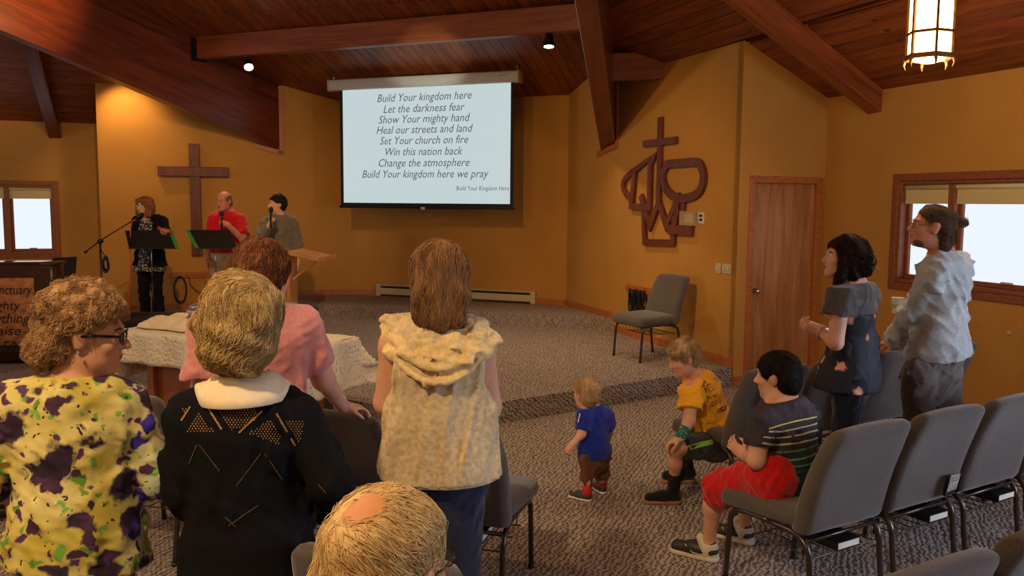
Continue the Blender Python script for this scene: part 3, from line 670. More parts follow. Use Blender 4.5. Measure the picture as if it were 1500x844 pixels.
g=G(); g.lathe([(.13,.208),(.12,.225),(.05,.245),(.012,.25),(.01,.262),(.018,.275),(.006,.285)],(0,0,0),24); mesh('lid',g.m(),M_tray,tr,True)
# ================================================================ piano with quilt
M_piano=plain('dark_piano_lacquer',(52,30,20),.12,var=.06); 
k=NT('quilt_fabric',.9,0,.2); q_=k.vor(9,k.coord((1,1,1.6))); n_=k.noise(14); k.col(k.ramp(n_,[(.3,(150,96,60)),(.7,(196,138,92))])); k.bump(q_,.9,.03); M_quilt=k.m
M_qborder=fabric('quilt_border_fabric',(44,26,18),(74,46,32),40); M_qink=plain('quilt_lettering',(34,16,10),.8)
pr=V(-4.92,9.12); pX=nz(V(-.985,-.17)); pY=nz(V(-.17,.985))
PP=lambda u,v,z: V(*(pr+pX*u+pY*v),z)
pn=empty('upright_piano',PP(.7,.3,0)); tag(pn,'dark lacquered upright piano at the left edge seen from its back','piano')
def pbox(nm,u0,u1,v0,v1,z0,z1,mat,par,b=.01):
    g=G(); P=[PP(u,v,z) for z in(z0,z1) for (u,v) in((u0,v0),(u1,v0),(u1,v1),(u0,v1))]
    g.add(P,[(3,2,1,0),(4,5,6,7),(0,1,5,4),(1,2,6,5),(2,3,7,6),(3,0,4,7)]); o=fix(mesh(nm,g.m(),mat))
    if b: bev(o,b,2)
    return setp(o,par)
pbox('piano_case',.0,1.45,.0,.34,.05,1.07,M_piano,pn); pbox('lid',-.02,1.47,-.02,.36,1.07,1.10,M_piano,pn); pbox('keyboard_shelf',.02,1.43,.34,.62,.60,.70,M_piano,pn)
for u in(.04,1.36): pbox('leg',u,u+.06,.54,.60,0,.60,M_piano,pn)
qb=pbox('quilt_border',.03,1.40,-.022,-.004,.14,1.07,M_qborder,pn,.004); tag(qb,None,None); qp=pbox('quilt_panel',.19,1.30,-.030,-.020,.22,.94,M_quilt,pn,.004)
for t,x0,x1,yb in (('sanctuary.',-12,50,429),('mighty',-22,32,452),('everything',-40,45,471),('Praise',-22,32,489),('Psalm 150:1,6',-60,55,512)):
    a=onw(x0,yb,pr,pX); b=onw(x1,yb-2,pr,pX); m=(a+b)/2; m[2]=(a[2]+b[2])/2-.02; text3d('quilt_text',t,m-V(*pY,0)*.034,V(*-pX,0),V(0,0,1),np.linalg.norm((b-a)[:2]),M_qink,.25,parent=pn,height=.15)
# ================================================================ music stands
M_folder=plain('green_folder',(44,128,52),.6)
def stand(label,corn,Y,zfloor,pole=True,fold=None,mat=M_black,pm=None):
    P=[Q(x,y,Y+dy) for x,y,dy in corn]; c=sum(P)/4; foot=V(c[0],c[1]+.03,zfloor)
    r=empty('music_stand',foot,label=label,cat='music stand'); n=nz(np.cross(P[1]-P[0],P[3]-P[0]))
    if n[1]>0: n=-n
    g=G(); g.prism(P,-n*.012); setp(fix(mesh('desk',g.m(),mat)),r)
    g=G(); a,b=P[3],P[2]; g.bar(a,b,.05,.012,(0,0,1)); setp(fix(mesh('desk_ledge',g.m(),mat)),r)
    g=G(); g.tube([V(c[0],c[1]+.04,c[2]-.02),V(c[0],c[1]+.04,zfloor+.62)],.008,8); setp(mesh('upper_pole',g.m(),pm or M_silver,None,True),r)
    g=G(); g.tube([V(c[0],c[1]+.04,zfloor+.66),V(c[0],c[1]+.04,zfloor+.1)],.013,8); setp(mesh('lower_pole',g.m(),pm or M_black,None,True),r)
    for k in range(3):
        a=2.1*k+.4; g=G(); g.tube(smooth_path([V(c[0],c[1]+.04,zfloor+.16),V(c[0]+.12*math.cos(a),c[1]+.04+.12*math.sin(a),zfloor+.1),V(c[0]+.25*math.cos(a),c[1]+.04+.25*math.sin(a),zfloor+.01)],3),.009,6); setp(mesh('leg',g.m(),M_black,None,True),r)
    if fold is not None:
        g=G(); A,B=P[fold[0]],P[fold[1]]; d=nz(P[1]-P[0])*(.045 if fold[2]>0 else -.045); g.prism([A,A+d,B+d,B],n*.012); o=setp(fix(mesh('green_folder',g.m(),M_folder)),r)
    g=G(); g.tube([V(c[0],c[1]+.0,c[2]-.01),V(c[0],c[1]+.05,c[2]-.01)],.016,8); setp(mesh('tilt_knob',g.m(),M_silver,None,True),r)
    return r
stand('black music stand with green right edge in front of the singing woman',[(183,338,.0),(247,337,0),(257,364,-.12),(189,364,-.12)],10.5,.175,fold=(1,2,1))
stand('black music stand with green left edge in front of the man in red',[(277,337,0),(336,337,0),(349,364,-.12),(292,364,-.12)],10.3,.175,fold=(0,3,-1),pm=M_silver)
stand('low black music stand left of the microphone stand, beyond the piano',[(77,378,0),(112,376,0),(110,404,-.1),(78,405,-.1)],10.6,0)
# ================================================================ microphone stand, microphone, cables
ms=empty('microphone_stand',V(*Q(147,400,10.45)[:2],.175)); tag(ms,'black boom microphone stand left of the singing woman','microphone stand'); mb=np.array(ms.location)
j_=Q(147,356,10.45); e1=Q(124,370,10.45); e2=Q(203,318,10.55)
def mm(nm,pts,r,mat=M_black,n=8): 
    g=G(); g.tube(pts,r,n); return setp(mesh(nm,g.m(),mat,None,True),ms)
mm('pole',[mb+V(0,0,.1),j_+V(.0,0,-.0)],.011); mm('boom',[e1,j_+V(0,0,.03),e2],.008); mm('boom_clutch',[j_+V(0,-.03,.02),j_+V(0,.03,.02)],.028); mm('counterweight',[e1,e1+(j_-e1)*.12],.015)
for k in range(3):
    a=2.1*k+.9; mm('leg',[mb+V(0,0,.20),mb+V(.30*math.cos(a),.30*math.sin(a),.012)],.008)
M_mic=plain('microphone_grey',(70,70,72),.4,.6); M_grille=plain('microphone_grille',(40,40,42),.5,.5,bump=.8,scale=300)
def mic(tail,head,label,stem=.014,R=.026):
    r=empty('microphone',tail); tag(r,label,'microphone'); d=nz(head-tail); L=np.linalg.norm(head-tail)
    g=G(); g.tube([V(0,0,0),d*(L-.045),d*(L-.03)],[stem*.8,stem,stem*1.5],12); mesh('microphone_body',g.m(),M_mic,r,True)
    g=G(); g.tube([d*(L-.035),d*(L-.03),d*(L-.012),d*(L+.008),d*(L+.02),d*(L+.026)],[R*.8,R,R*1.04,R*.9,R*.55,R*.1],14); mesh('grille',g.m(),M_grille,r,True); return r
mic(e2-V(.02,0,.01),Q(208,314,10.56),'grey microphone on the boom stand before the singing woman')
M_orange=plain('orange_cable',(196,62,32),.5); M_cable=plain('black_cable',(18,20,26),.45); M_bluecable=plain('blue_black_cable',(22,30,48),.4)
def cable(label,pts,r,mat,name='cable',grp=None):
    p=smooth_path(pts,6); c=p[0]; g=G(); g.tube([q-c for q in p],r,6); o=mesh(name,g.m(),mat,None,True); o.location=tuple(c); tag(o,label,'cable',grp); return o
cable('orange cable hanging from the boom microphone down to the stage',[Q(200,322,10.54),Q(193,326,10.5),Q(191,350,10.46),Q(191,400,10.42),Q(187,450,10.38),Q(186,462,10.38),V(-4.9,10.3,.185)],.007,M_orange)
lp=[]
for i in range(60):
    a=i*.55; lp.append(Q(155+5.5*math.cos(a)*(.7+.3*math.sin(i*.3)),384+10*math.sin(a)+i*.12,10.44+.02*math.sin(i)))
cable('tangled dark cable looped on the microphone stand pole',[Q(148,366,10.44)]+lp,.006,M_cable)
# ================================================================ stage monitor wedge
wc=Q(228,466,10.15); w0=V(wc[0],wc[1],.175); wd=empty('stage_monitor',w0,math.radians(8)); tag(wd,'black wedge monitor speaker on the stage at the singing woman\'s feet','speaker')
pf=[V(0,-.16,0),V(0,.2,0),V(0,.2,.10),V(0,.06,.26),V(0,-.10,.27),V(0,-.16,.2)]
g=G(); g.prism([p+V(-.34,0,0) for p in pf],V(.68,0,0)); o=fix(mesh('cabinet',g.m(),plain('black_speaker_vinyl',(20,20,22),.6,bump=.4,scale=90),wd)); bev(o,.012,2)
g=G(); g.prism([V(-.30,.195,.105),V(.30,.195,.105),V(.30,.075,.245),V(-.30,.075,.245)],V(0,.015,.012)); fix(mesh('grille',g.m(),M_grille,wd))
g=G(); g.box((-.10,-.168,.08),(.10,-.158,.14)); mesh('handle_recess',g.m(),M_dsteel,wd)
# ================================================================ lectern
M_lect=wood('maple_lectern_wood',(184,120,58),(222,160,92),1.2,.35,(7,7,.8))
lb=Q(440,405,9.4); lz=.175; lr=empty('lectern',V(lb[0],lb[1],lz)); tag(lr,'light maple lectern with slanted top beside the young singer','lectern')
f1=Q(416,371,9.35);f2=Q(466,383,9.0)
g=G(); P=[Q(408,371,9.20),Q(424,374,9.75),Q(467,385,9.55),Q(452,377,9.05)]
a_=Q(414,372,9.25); b_=Q(467,384,9.15); dv2=V(.10,.42,.0); g=G(); g.prism([a_,b_,b_+dv2+V(0,0,.02),a_+dv2+V(0,0,.02)],V(0,0,.02)); setp(bev(fix(mesh('slanted_top',g.m(),M_lect)),.004,1),lr)
g=G(); g.bar(b_+V(.0,0,.02),b_+dv2+V(0,0,.045),.02,.04); setp(mesh('book_ledge',g.m(),M_lect),lr)
x0=Q(412,400,9.3)[0]; x1=Q(425,400,9.3)[0]; g=G(); g.box((x0,9.28,lz+.03),(x1,9.62,a_[2]-.01)); setp(bev(fix(mesh('column',g.m(),M_lect)),.004,1),lr)
g=G(); g.box(((x0+x1)/2-.01,9.268,lz+.5),((x0+x1)/2+.01,9.281,a_[2]-.04)); setp(mesh('column_groove',g.m(),M_trim),lr)
g=G(); g.box((x0-.12,9.2,lz),(x1+.28,9.68,lz+.035)); setp(bev(fix(mesh('base_board',g.m(),M_lect)),.004,1),lr)
g=G(); g.prism([V(x1,9.40,a_[2]-.30),V(x1,9.50,a_[2]-.30),V(x1+.26,9.50,b_[2]-.02),V(x1+.26,9.40,b_[2]-.02),] ,V(0,0,.02)); setp(fix(mesh('brace',g.m(),M_lect)),lr)
# ================================================================ hook rails and their cables
def rail(label,x0,x1,y0,y1,a,d,hooks,h=.09):
    p=onw(x0,y0,a,d);q=onw(x1,y1,a,d); n=P3(a,d,0,1,0)-P3(a,d,0,0,0); c=(p+q)/2; r=empty('hook_rail',c,label=label,cat='hook rail')
    g=G(); g.bar(p+n*.012,q+n*.012,.02,h,(0,0,1)); setp(bev(fix(mesh('rail_board',g.m(),M_trim)),.004,1),r)
    for i in range(hooks):
        m=p+(q-p)*(i+.5)/hooks; g=G(); g.tube([m+n*.02,m+n*.07,m+n*.09+V(0,0,.02)],.007,6); setp(mesh('hook_peg',g.m(),M_trim,None,True),r)
    return p,q,n
p,q,n=rail('wooden peg rail low on the wall left of the lectern, hung with cables',248,312,403,402,A0,dl,4)
def coil(label,c,n,rx,rz,turns,r,mat,wob=.02):
    n=nz(n); u=nz(np.cross((0,0,1),n)); pts=[]
    for i in range(turns*10):
        a=2*math.pi*i/10; k=1+wob*math.sin(i*.37)*3; pts.append(c+n*(.04+.025*math.sin(i*.9))+u*rx*math.cos(a)*k+V(0,0,1)*rz*math.sin(a)*k)
    return cable(label,pts,r,mat,'cable_coil')
coil('coil of dark blue cable hanging from the left peg rail',onw(264,424,A0,dl),n,.085,.19,7,.007,M_bluecable)
cable('red cable hanging in a slanting line from the left peg rail',[onw(299,404,A0,dl)+n*.07,onw(301,425,A0,dl)+n*.06,onw(290,440,A0,dl)+n*.10,onw(272,458,A0,dl)+n*.3],.007,M_orange)
cable('thin black cable crossing below the left peg rail',[onw(277,404,A0,dl)+n*.07,onw(280,418,A0,dl)+n*.05,onw(292,428,A0,dl)+n*.05,onw(302,432,A0,dl)+n*.05,onw(300,420,A0,dl)+n*.05],.006,M_cable)
p,q,n=rail('wooden peg rail behind the single stage chair',919,955,421,427,A1,d1,3,.08)
for i,(x,y) in enumerate(((930,440),(938,441),(946,442))): coil(['first','second','third'][i]+' black cable coil from the left on the rail behind the stage chair',onw(x,y,A1,d1),n,.05,.13,6,.007,M_cable,.03)
# ================================================================ figures: implicit surfaces meshed on a grid
class Sd:
    def __init__(s): s.P=[]; s.cuts=[]; s.subs=[]; s.amp=0; s.fr=40; s.seed=0; s.stretch=(1,1,1); s.lim=.006
    def cone(s,a,b,ra,rb,k=.02,w=None,f=1.0,flat=False):
        s.P.append(('c',np.array(a,float),np.array(b,float),ra,rb,k,None if w is None else nz(w),f,flat)); return s
    def ell(s,c,r,R=None,k=.02): s.P.append(('e',np.array(c,float),np.array(r,float),np.eye(3) if R is None else R,k)); return s
    def cut(s,p,n): s.cuts.append((np.array(p,float),nz(n))); return s
    def sub(s,c,r,R=None,k=.01): s.subs.append(('e',np.array(c,float),np.array(r,float),np.eye(3) if R is None else R,k)); return s
    def _bb(s,p):
        if p[0]=='c': return np.minimum(p[1]-p[3],p[2]-p[4]),np.maximum(p[1]+p[3],p[2]+p[4])
        e=np.abs(p[3])@p[2]; return p[1]-e,p[1]+e
    def _d(s,p,X):
        if p[0]=='c':
            _,a,b,ra,rb,k,w,f,flat=p; ab=b-a; L2=max(1e-9,ab@ab); q=X-a; t=np.clip(q@ab/L2,0,1); q=q-t[...,None]*ab
            if w is not None: q=q+(f-1)*(q@w)[...,None]*w
            d=np.sqrt((q*q).sum(-1))-(ra+(rb-ra)*t)
            if flat: d=np.maximum(d,((X-b)@nz(ab)))
            return d
        _,c,r,R,k=p; q=(X-c)@R; k0=np.sqrt(((q/r)**2).sum(-1)); k1=np.sqrt(((q/(r*r))**2).sum(-1))+1e-9; return k0*(k0-1)/k1
    def build(s,h):
        bb=[s._bb(p) for p in s.P]; m=.03+s.amp+h*2
        lo=np.min([b[0] for b in bb],0)-m; hi=np.max([b[1] for b in bb],0)+m
        n=np.ceil((hi-lo)/h).astype(int)+1; ax=[(lo[i]+h*np.arange(n[i])).astype(np.float32) for i in range(3)]
        D=np.full(n,.06,np.float32)
        def rg(b,pad): 
            i0=np.clip(((b[0]-pad-lo)/h).astype(int),0,n); i1=np.clip(((b[1]+pad-lo)/h).astype(int)+2,0,n); return tuple(slice(int(a),int(c)) for a,c in zip(i0,i1))
        def grid(sl): return np.stack(np.meshgrid(ax[0][sl[0]],ax[1][sl[1]],ax[2][sl[2]],indexing='ij'),-1)
        for p,b in zip(s.P,bb):
            k=p[5] if p[0]=='c' else p[4]; sl=rg(b,k+.02+h); d=s._d(p,grid(sl)).astype(np.float32); A=D[sl]
            if k>0: hh=np.maximum(k-np.abs(A-d),0)/k; D[sl]=np.minimum(A,d)-hh*hh*k*.25
            else: D[sl]=np.minimum(A,d)
        for p in s.subs:
            sl=rg(s._bb(p),.03); d=-s._d(p,grid(sl)).astype(np.float32); k=p[4]; A=D[sl]; hh=np.maximum(k-np.abs(A-d),0)/k; D[sl]=np.maximum(A,d)+hh*hh*k*.25
        if s.amp:
            r=np.random.default_rng(s.seed); band=np.abs(D)<.045; I=np.nonzero(band); X=np.stack([ax[i][I[i]] for i in range(3)],-1)*np.array(s.stretch,np.float32); w=0
            for i in range(9):
                f=s.fr*(.5+.35*(i%5)); v=r.normal(size=3); v/=np.linalg.norm(v); wv=np.sin(X@(v*f)+r.uniform(0,6)+1.3*np.sin(X@(r.normal(size=3)*f*.35))); w=w+(wv if i%2 else 1-2*np.abs(wv))*(1/(1+.35*(i%5)))
            D[I]-=np.maximum(s.amp*w/2.2,-s.lim)
        for q,nn in s.cuts:
            D=np.maximum(D,((ax[0]-q[0])*nn[0])[:,None,None]+((ax[1]-q[1])*nn[1])[None,:,None]+((ax[2]-q[2])*nn[2])[None,None,:]).astype(np.float32)
        D[0]=D[-1]=.06; D[:,0]=D[:,-1]=.06; D[:,:,0]=D[:,:,-1]=.06
        return nets(D,lo,h)
def nets(D,lo,h):
    S=D<0; c=np.zeros(tuple(np.array(D.shape)-1),np.int8); sh=[slice(0,-1),slice(1,None)]
    for i in(0,1):
        for j in(0,1):
            for k in(0,1): c+=S[sh[i],sh[j],sh[k]]
    act=(c>0)&(c<8); I=np.stack(np.nonzero(act),-1); idx=np.full(c.shape,-1,np.int64); idx[act]=np.arange(len(I))
    corner={(i,j,k):D[I[:,0]+i,I[:,1]+j,I[:,2]+k] for i in(0,1) for j in(0,1) for k in(0,1)}
    acc=np.zeros((len(I),3)); cnt=np.zeros(len(I))
    for a in range(3):
        for u in(0,1):
            for w in(0,1):
                o=[0,0,0]; o[(a+1)%3]=u; o[(a+2)%3]=w; p=tuple(o); q=list(o); q[a]=1; q=tuple(q); d0_=corner[p]; d1_=corner[q]; m=(d0_<0)!=(d1_<0); t=np.where(m,d0_/np.where(m,d0_-d1_,1),0)
                P=np.tile(np.array(p,float),(len(I),1)); P[:,a]+=t; acc[m]+=P[m]; cnt[m]+=1
    Vt=(I+acc/cnt[:,None])*h+lo; F=[]
    for a in range(3):
        A=np.moveaxis(S,a,0); b_=np.moveaxis(idx,a,0); e=A[:-1,1:-1,1:-1]!=A[1:,1:-1,1:-1]; w=np.stack(np.nonzero(e),-1); i,j,k=w[:,0],w[:,1]+1,w[:,2]+1
        q=np.stack([b_[i,j-1,k-1],b_[i,j,k-1],b_[i,j,k],b_[i,j-1,k]],-1); inside=A[i,j,k]!=(a==1); q[~inside]=q[~inside][:,::-1]; F.append(q)
    F=np.concatenate(F); F=F[(F>=0).all(1)]
    return Vt,F
def rot(f,u=(0,0,1),roll=0):                  # columns: right, forward, up
    f=nz(f); r=nz(np.cross(f,u)); up=np.cross(r,f)
    if roll: r,up=r*math.cos(roll)+up*math.sin(roll),up*math.cos(roll)-r*math.sin(roll)
    return np.stack([r,f,up],1)
def head_prims(sd,c,R,s=1,jaw=1,nose=1,ears=True,child=0):
    T=lambda x,y,z: c+R@(V(x,y,z)*s); E=lambda p,r,k=.02: sd.ell(T(*p),V(*r)*s,R,k)
    E((0,-.012,.032),(.076,.097,.088),.02); E((0,.026,-.03),(.060,.068,.084),.03); E((0,.022,-.068),(.052*jaw,.062,.042),.03)
    E((0,.072,-.096),(.020*jaw,.020,.016),.025); E((0,.078,.026),(.046,.018,.012),.02)
    for x in(-1,1): E((x*.041,.066,-.022),(.020,.020,.02),.02)
    sd.cone(T(0,.090,.010),T(0,.112*(1 if nose>=1 else .93),-.024),.0075*s,.0125*s*nose,.012)
    for x in(-1,1): E((x*.012,.099,-.029),(.008,.010,.007),.008)
    E((0,.088,-.052),(.024,.012,.006),.008); E((0,.086,-.062),(.020,.012,.007),.008)
    if ears:
        for x in(-1,1): E((x*.076,-.006,-.008),(.008,.020,.031),.008); E((x*.082,-.014,.004),(.006,.014,.022),.006)
    for x in(-1,1): sd.sub(T(x*.032,.098,.008),V(.016,.012,.010)*s,R,.012)
def hand_prims(sd,w,d,n,S=1,side=1,curl=.5,spread=.16,grip=False):
    # w wrist, d direction of the fingers, n the way the palm faces, side=+1: thumb along d x n
    d=nz(d); n=nz(n-d*(n@d)); a=np.cross(d,n)*side; R=np.stack([a,d,n],1)
    sd.ell(w+d*.048*S,V(.040,.052,.016)*S,R,.012); sd.cone(w-d*.02*S,w+d*.02*S,.026*S,.028*S,.02,w=n,f=1.35)
    for i,L in enumerate((.066,.074,.070,.056)):
        o=(.030-.020*i); p=w+d*(.088-(.004 if i in(0,3) else 0))*S+a*o*S; dr=nz(d+a*(spread*(1.5-i)/1.5)); ang=0; r=.0088*S*(1 if i<3 else .88)
        for q,fr_ in enumerate((.44,.32,.24)):
            ang+=curl*(1.0,1.25,.9)[q]*(1+.06*i); dv=nz(dr*math.cos(ang)+n*math.sin(ang)); e=p+dv*L*fr_*S*1.0; sd.cone(p,e,r,r*.92,.004); p=e; r*=.92
    p=w+d*.022*S+a*.030*S+n*.004*S; e=p+(d*.6+a*.75+n*.35)/1.1*.036*S; sd.cone(p,e,.0125*S,.0105*S,.012); e2=e+nz(d*.9+a*(.25-.6*curl)+n*(.3+.5*curl))*.030*S; sd.cone(e,e2,.0105*S,.0092*S,.004); e3=e2+nz(d+a*(-.2-.5*curl)+n*(.3+.6*curl))*.024*S; sd.cone(e2,e3,.0092*S,.008*S,.003)
def std(base,f,h,**k):
    f=nz(V(*f)); r=V(f[1],-f[0]); s=h/1.75; b=V(base[0],base[1],base[2] if len(base)>2 else 0); P=lambda x,y,z: b+V(*(r*x*s+f*y*s),z*s)
    J=dict(f=V(*f,0),r=V(*r,0),S=s,P=P(0,0,.95),N=P(0,-.02,1.46),H=P(0,.025,1.635))
    for sd_,x in(('L',-1),('R',1)):
        J['s'+sd_]=P(x*.175,-.02,1.415); J['e'+sd_]=P(x*.235,-.03,1.12); J['w'+sd_]=P(x*.25,.05,.88); J['h'+sd_]=P(x*.095,0,.93); J['k'+sd_]=P(x*.10,.02,.50); J['a'+sd_]=P(x*.11,-.02,.085)
    for a,v in k.items(): J[a]=np.array(v,float) if not np.isscalar(v) else v
    return J
def torso(sd,J,B=1,i=0,down=None,k=.05,bust=0,belly=0,neck=True):
    S=J['S']; r=nz(J['sR']-J['sL']); P,N=J['P'],J['N']; u=nz(N-P); f=nz(np.cross(u,r)); r=np.cross(f,u); f_=1.42; W=P+(N-P)*.38; C=P+(N-P)*.72
    if down is not None: sd.cone(P,down[0],.165*S*B+i,down[1]+i,k,w=f,f=down[2] if len(down)>2 else f_)
    sd.cone(P,W,.160*S*B+i,.138*S*B+i,k,w=f,f=f_); sd.cone(W,C,.138*S*B+i,.152*S*B+i,k,w=f,f=f_-.05)
    m=(J['sL']+J['sR'])/2
    sd.cone(C,C*.35+m*.65,.152*S*B+i,.12*S*B+i,k,w=f,f=1.4)
    for a in('sL','sR'): sd.cone(m+(J[a]-m)*.1+u*.01*S,J[a]-u*.012*S,.068*S*B+i,.056*S*B+i,.05)
    h=max((N-m)@u,.088*S); J['Nc']=m+u*h+f*(((N-m)@f)*.6); J['u']=u; J['fw']=f
    for a in('sL','sR'): sd.cone(m+u*h*.25+(J[a]-m)*.12,J[a]-u*.008*S,.054*S+i,.048*S+i,.035)
    if neck: sd.cone(m+u*.01,(J['Nc'] if i>.0 else N),.080*S+i,.056*S+i,.04)
    if belly: sd.ell(P+u*.12*S+f*.06*S,V(.14,.10+belly,.15)*S*B,np.stack([r,f,u],1),.06)
    if bust:
        for x in(-1,1): sd.ell(C+f*(.085*S)+r*x*.075*S,V(.075,.05+bust,.075)*S,np.stack([r,f,u],1),.05)
    return f,u,r
def ncut(sd,J,up=.016,tilt=0): sd.cut(J['Nc']+J['u']*up,nz(J['u']+J['fw']*tilt))
def arm(sd,J,a,B=1,i=0,upto=2.0,k=.03,cuff=0):
    k=min(k,.022)
    S=J['S']; s,e,w=J['s'+a],J['e'+a],J['w'+a]; r0,r1,r2,r3=.055*S*B+i,.044*S*B+i,.041*S*B+i,.028*S*B+i
    if upto>=1: sd.cone(s,e,r0,r1,k)
    else: sd.cone(s,s+(e-s)*upto,r0,r0+(r1-r0)*upto+cuff,k,flat=True); return
    if upto>=2: sd.cone(e,w,r2,r3+cuff,k,flat=i>0)
    elif upto>1: sd.cone(e,e+(w-e)*(upto-1),r2,r2+(r3-r2)*(upto-1)+cuff,k,flat=True)
def leg(sd,J,a,B=1,i=0,upto=2.0,k=.04,flare=0):
    k=.02
    S=J['S']; h,n,c=J['h'+a],J['k'+a],J['a'+a]; r0,r1,r2,r3=.092*S*B+i,.058*S*B+i,.054*S*B+i,.036*S*B+i+flare
    if upto>=1: sd.cone(h,n,r0,r1,k)
    else: sd.cone(h,h+(n-h)*upto,r0,r0+(r1-r0)*upto+flare,k,flat=True); return
    m=n+(c-n)*.35
    if upto>=2: sd.cone(n,m,r2,r2*1.02,.03); sd.cone(m,c,r2*1.02,r3,.03,flat=i>0)
    elif upto>1: t=upto-1; sd.cone(n,n+(c-n)*t,r2+.004,r2+(r3-r2)*t+flare,.03,flat=True)
SKIN={}
def skin(name,c,lip=None):
    if name in SKIN: return SKIN[name]
    k=NT(name,.5,0,.35); n=k.noise(14,detail=3); n2=k.noise(90,detail=2); a=tuple(int(v*.90) for v in c); k.col(k.ramp(k.mix(.25,n,n2),[(.3,a),(.7,c)])); k.b.inputs['Subsurface Weight'].default_value=.08; k.b.inputs['Subsurface Radius'].default_value=(.02,.008,.004); k.bump(n2,.12,.002); SKIN[name]=k.m; return k.m
M_eye=plain('eye_white',(226,222,214),.2,var=.02); M_iris=plain('dark_iris',(38,28,22),.2); M_lip=plain('lips',(150,78,70),.45); M_brow=plain('brow_hair',(70,50,36),.8)
class Person:
    def __init__(s,label,J,group=None):
        s.J=J; b=(J['aL']+J['aR'])/2; s.base=V(b[0],b[1],J.get('floor',0)); s.root=empty('person',s.base); tag(s.root,label,'person',group); s.bv={}
    def part(s,name,sd,h,mat,smooth=True,par=None,keep=False,sm=1):
        v,f=sd.build(h) if isinstance(sd,Sd) else sd
        if sm and isinstance(sd,Sd): v=relax(v,f,sm)
        o=mesh(name,(v-s.base,f),mat,par or s.root,smooth)
        if keep: s.bv[name]=(v,f)
        return o
    def body(s,h,mat,B=1,hd=1,hR=None,jaw=1,nose=1,ears=True,hands=(),neckr=.052,legs=True,feet=True,tk={},bareleg=None):
        J=s.J; sd=Sd(); S=J['S']; hR=hR if hR is not None else rot(J['f']); s.hR=hR; s.hs=hd; H=J['H']; s.H=H
        f,u,r=torso(sd,J,B,0,**tk); s.f,s.u,s.r=f,u,r
        sd.cone(J['N']-u*.02,H+hR@V(0,-.025,-.05)*hd,neckr*S,neckr*.95*S,.03)
        head_prims(sd,H,hR,hd,jaw,nose,ears)
        for a in 'LR':
            arm(sd,J,a,B)
            if legs: leg(sd,J,a,B*.86)
            if feet: 
                t=J.get('t'+a); t=J['a'+a]+J['f']*.13*S-V(0,0,.05*S) if t is None else t; sd.cone(J['a'+a]-V(0,0,.035*S),t,.036*S,.03*S,.03)
        for a,d,n,side,curl in hands: hand_prims(sd,J['w'+a],np.array(d,float),np.array(n,float),S*.98,side,curl)
        return s.part('body',sd,h,mat)
    def hl(s,x,y,z): return s.H+s.hR@(V(x,y,z)*s.hs)
    def face(s,iris=M_iris,brow=M_brow,lip=M_lip,mouth=0,eyes=True):
        for x in(-1,1):
            if eyes:
                g=G(); c=s.hl(x*.031,.078,.008); ico(g,c,.0125*s.hs); e=s.part('eye',(np.array(g.v),g.f),0,M_eye)
                g=G(); ico(g,s.hl(x*.031,.0865,.007),.0055*s.hs); o=mesh('iris',(np.array(g.v)-s.base,g.f),iris,e,True)
            g=G(); g.tube([s.hl(x*.014,.093,.024),s.hl(x*.032,.092,.031),s.hl(x*.050,.080,.025)],[.003*s.hs,.004*s.hs,.002*s.hs],6); s.part('eyebrow',(np.array(g.v),g.f),0,brow)
        sd=Sd(); sd.ell(s.hl(0,.096,-.054),V(.021,.006,.0045)*s.hs,s.hR,.003); sd.ell(s.hl(0,.094,-.0625-mouth),V(.017,.006,.0055)*s.hs,s.hR,.003); s.part('lips',sd,.003,lip)
        if mouth: g=G(); ico(g,s.hl(0,.094,-.058-mouth/2),.012*s.hs,(1,.5,.6)); s.part('open_mouth',(np.array(g.v),g.f),0,M_iris)
    def glasses(s,mat,dark=False,r=.021):
        g=G()
        for x in(-1,1):
            pts=[s.hl(x*.033+r*1.15*math.cos(a)*x,.104-.006*abs(math.cos(a)),.004+r*.8*math.sin(a)) for a in np.linspace(0,2*math.pi,17)]; g.tube(pts,.0016*s.hs*(1.6 if dark else 1),5,False)
            g.tube([s.hl(x*.057,.098,.010),s.hl(x*.080,.03,.010),s.hl(x*.082,-.01,.004)],.0018*s.hs*(2.4 if dark else 1),5)
        g.tube([s.hl(-.010,.108,.010),s.hl(.010,.108,.010)],.0015*s.hs,5); o=s.part('glasses',(np.array(g.v),g.f),0,mat)
        if not dark:
            g=G()
            for x in(-1,1): g.add([s.hl(x*.033+r*1.1*math.cos(a),.104,.004+r*.75*math.sin(a)) for a in np.linspace(0,2*math.pi,13)[:-1]],[tuple(range(12))])
            mesh('lens',(np.array(g.v)-s.base,g.f),M_clear2,o)
        return o
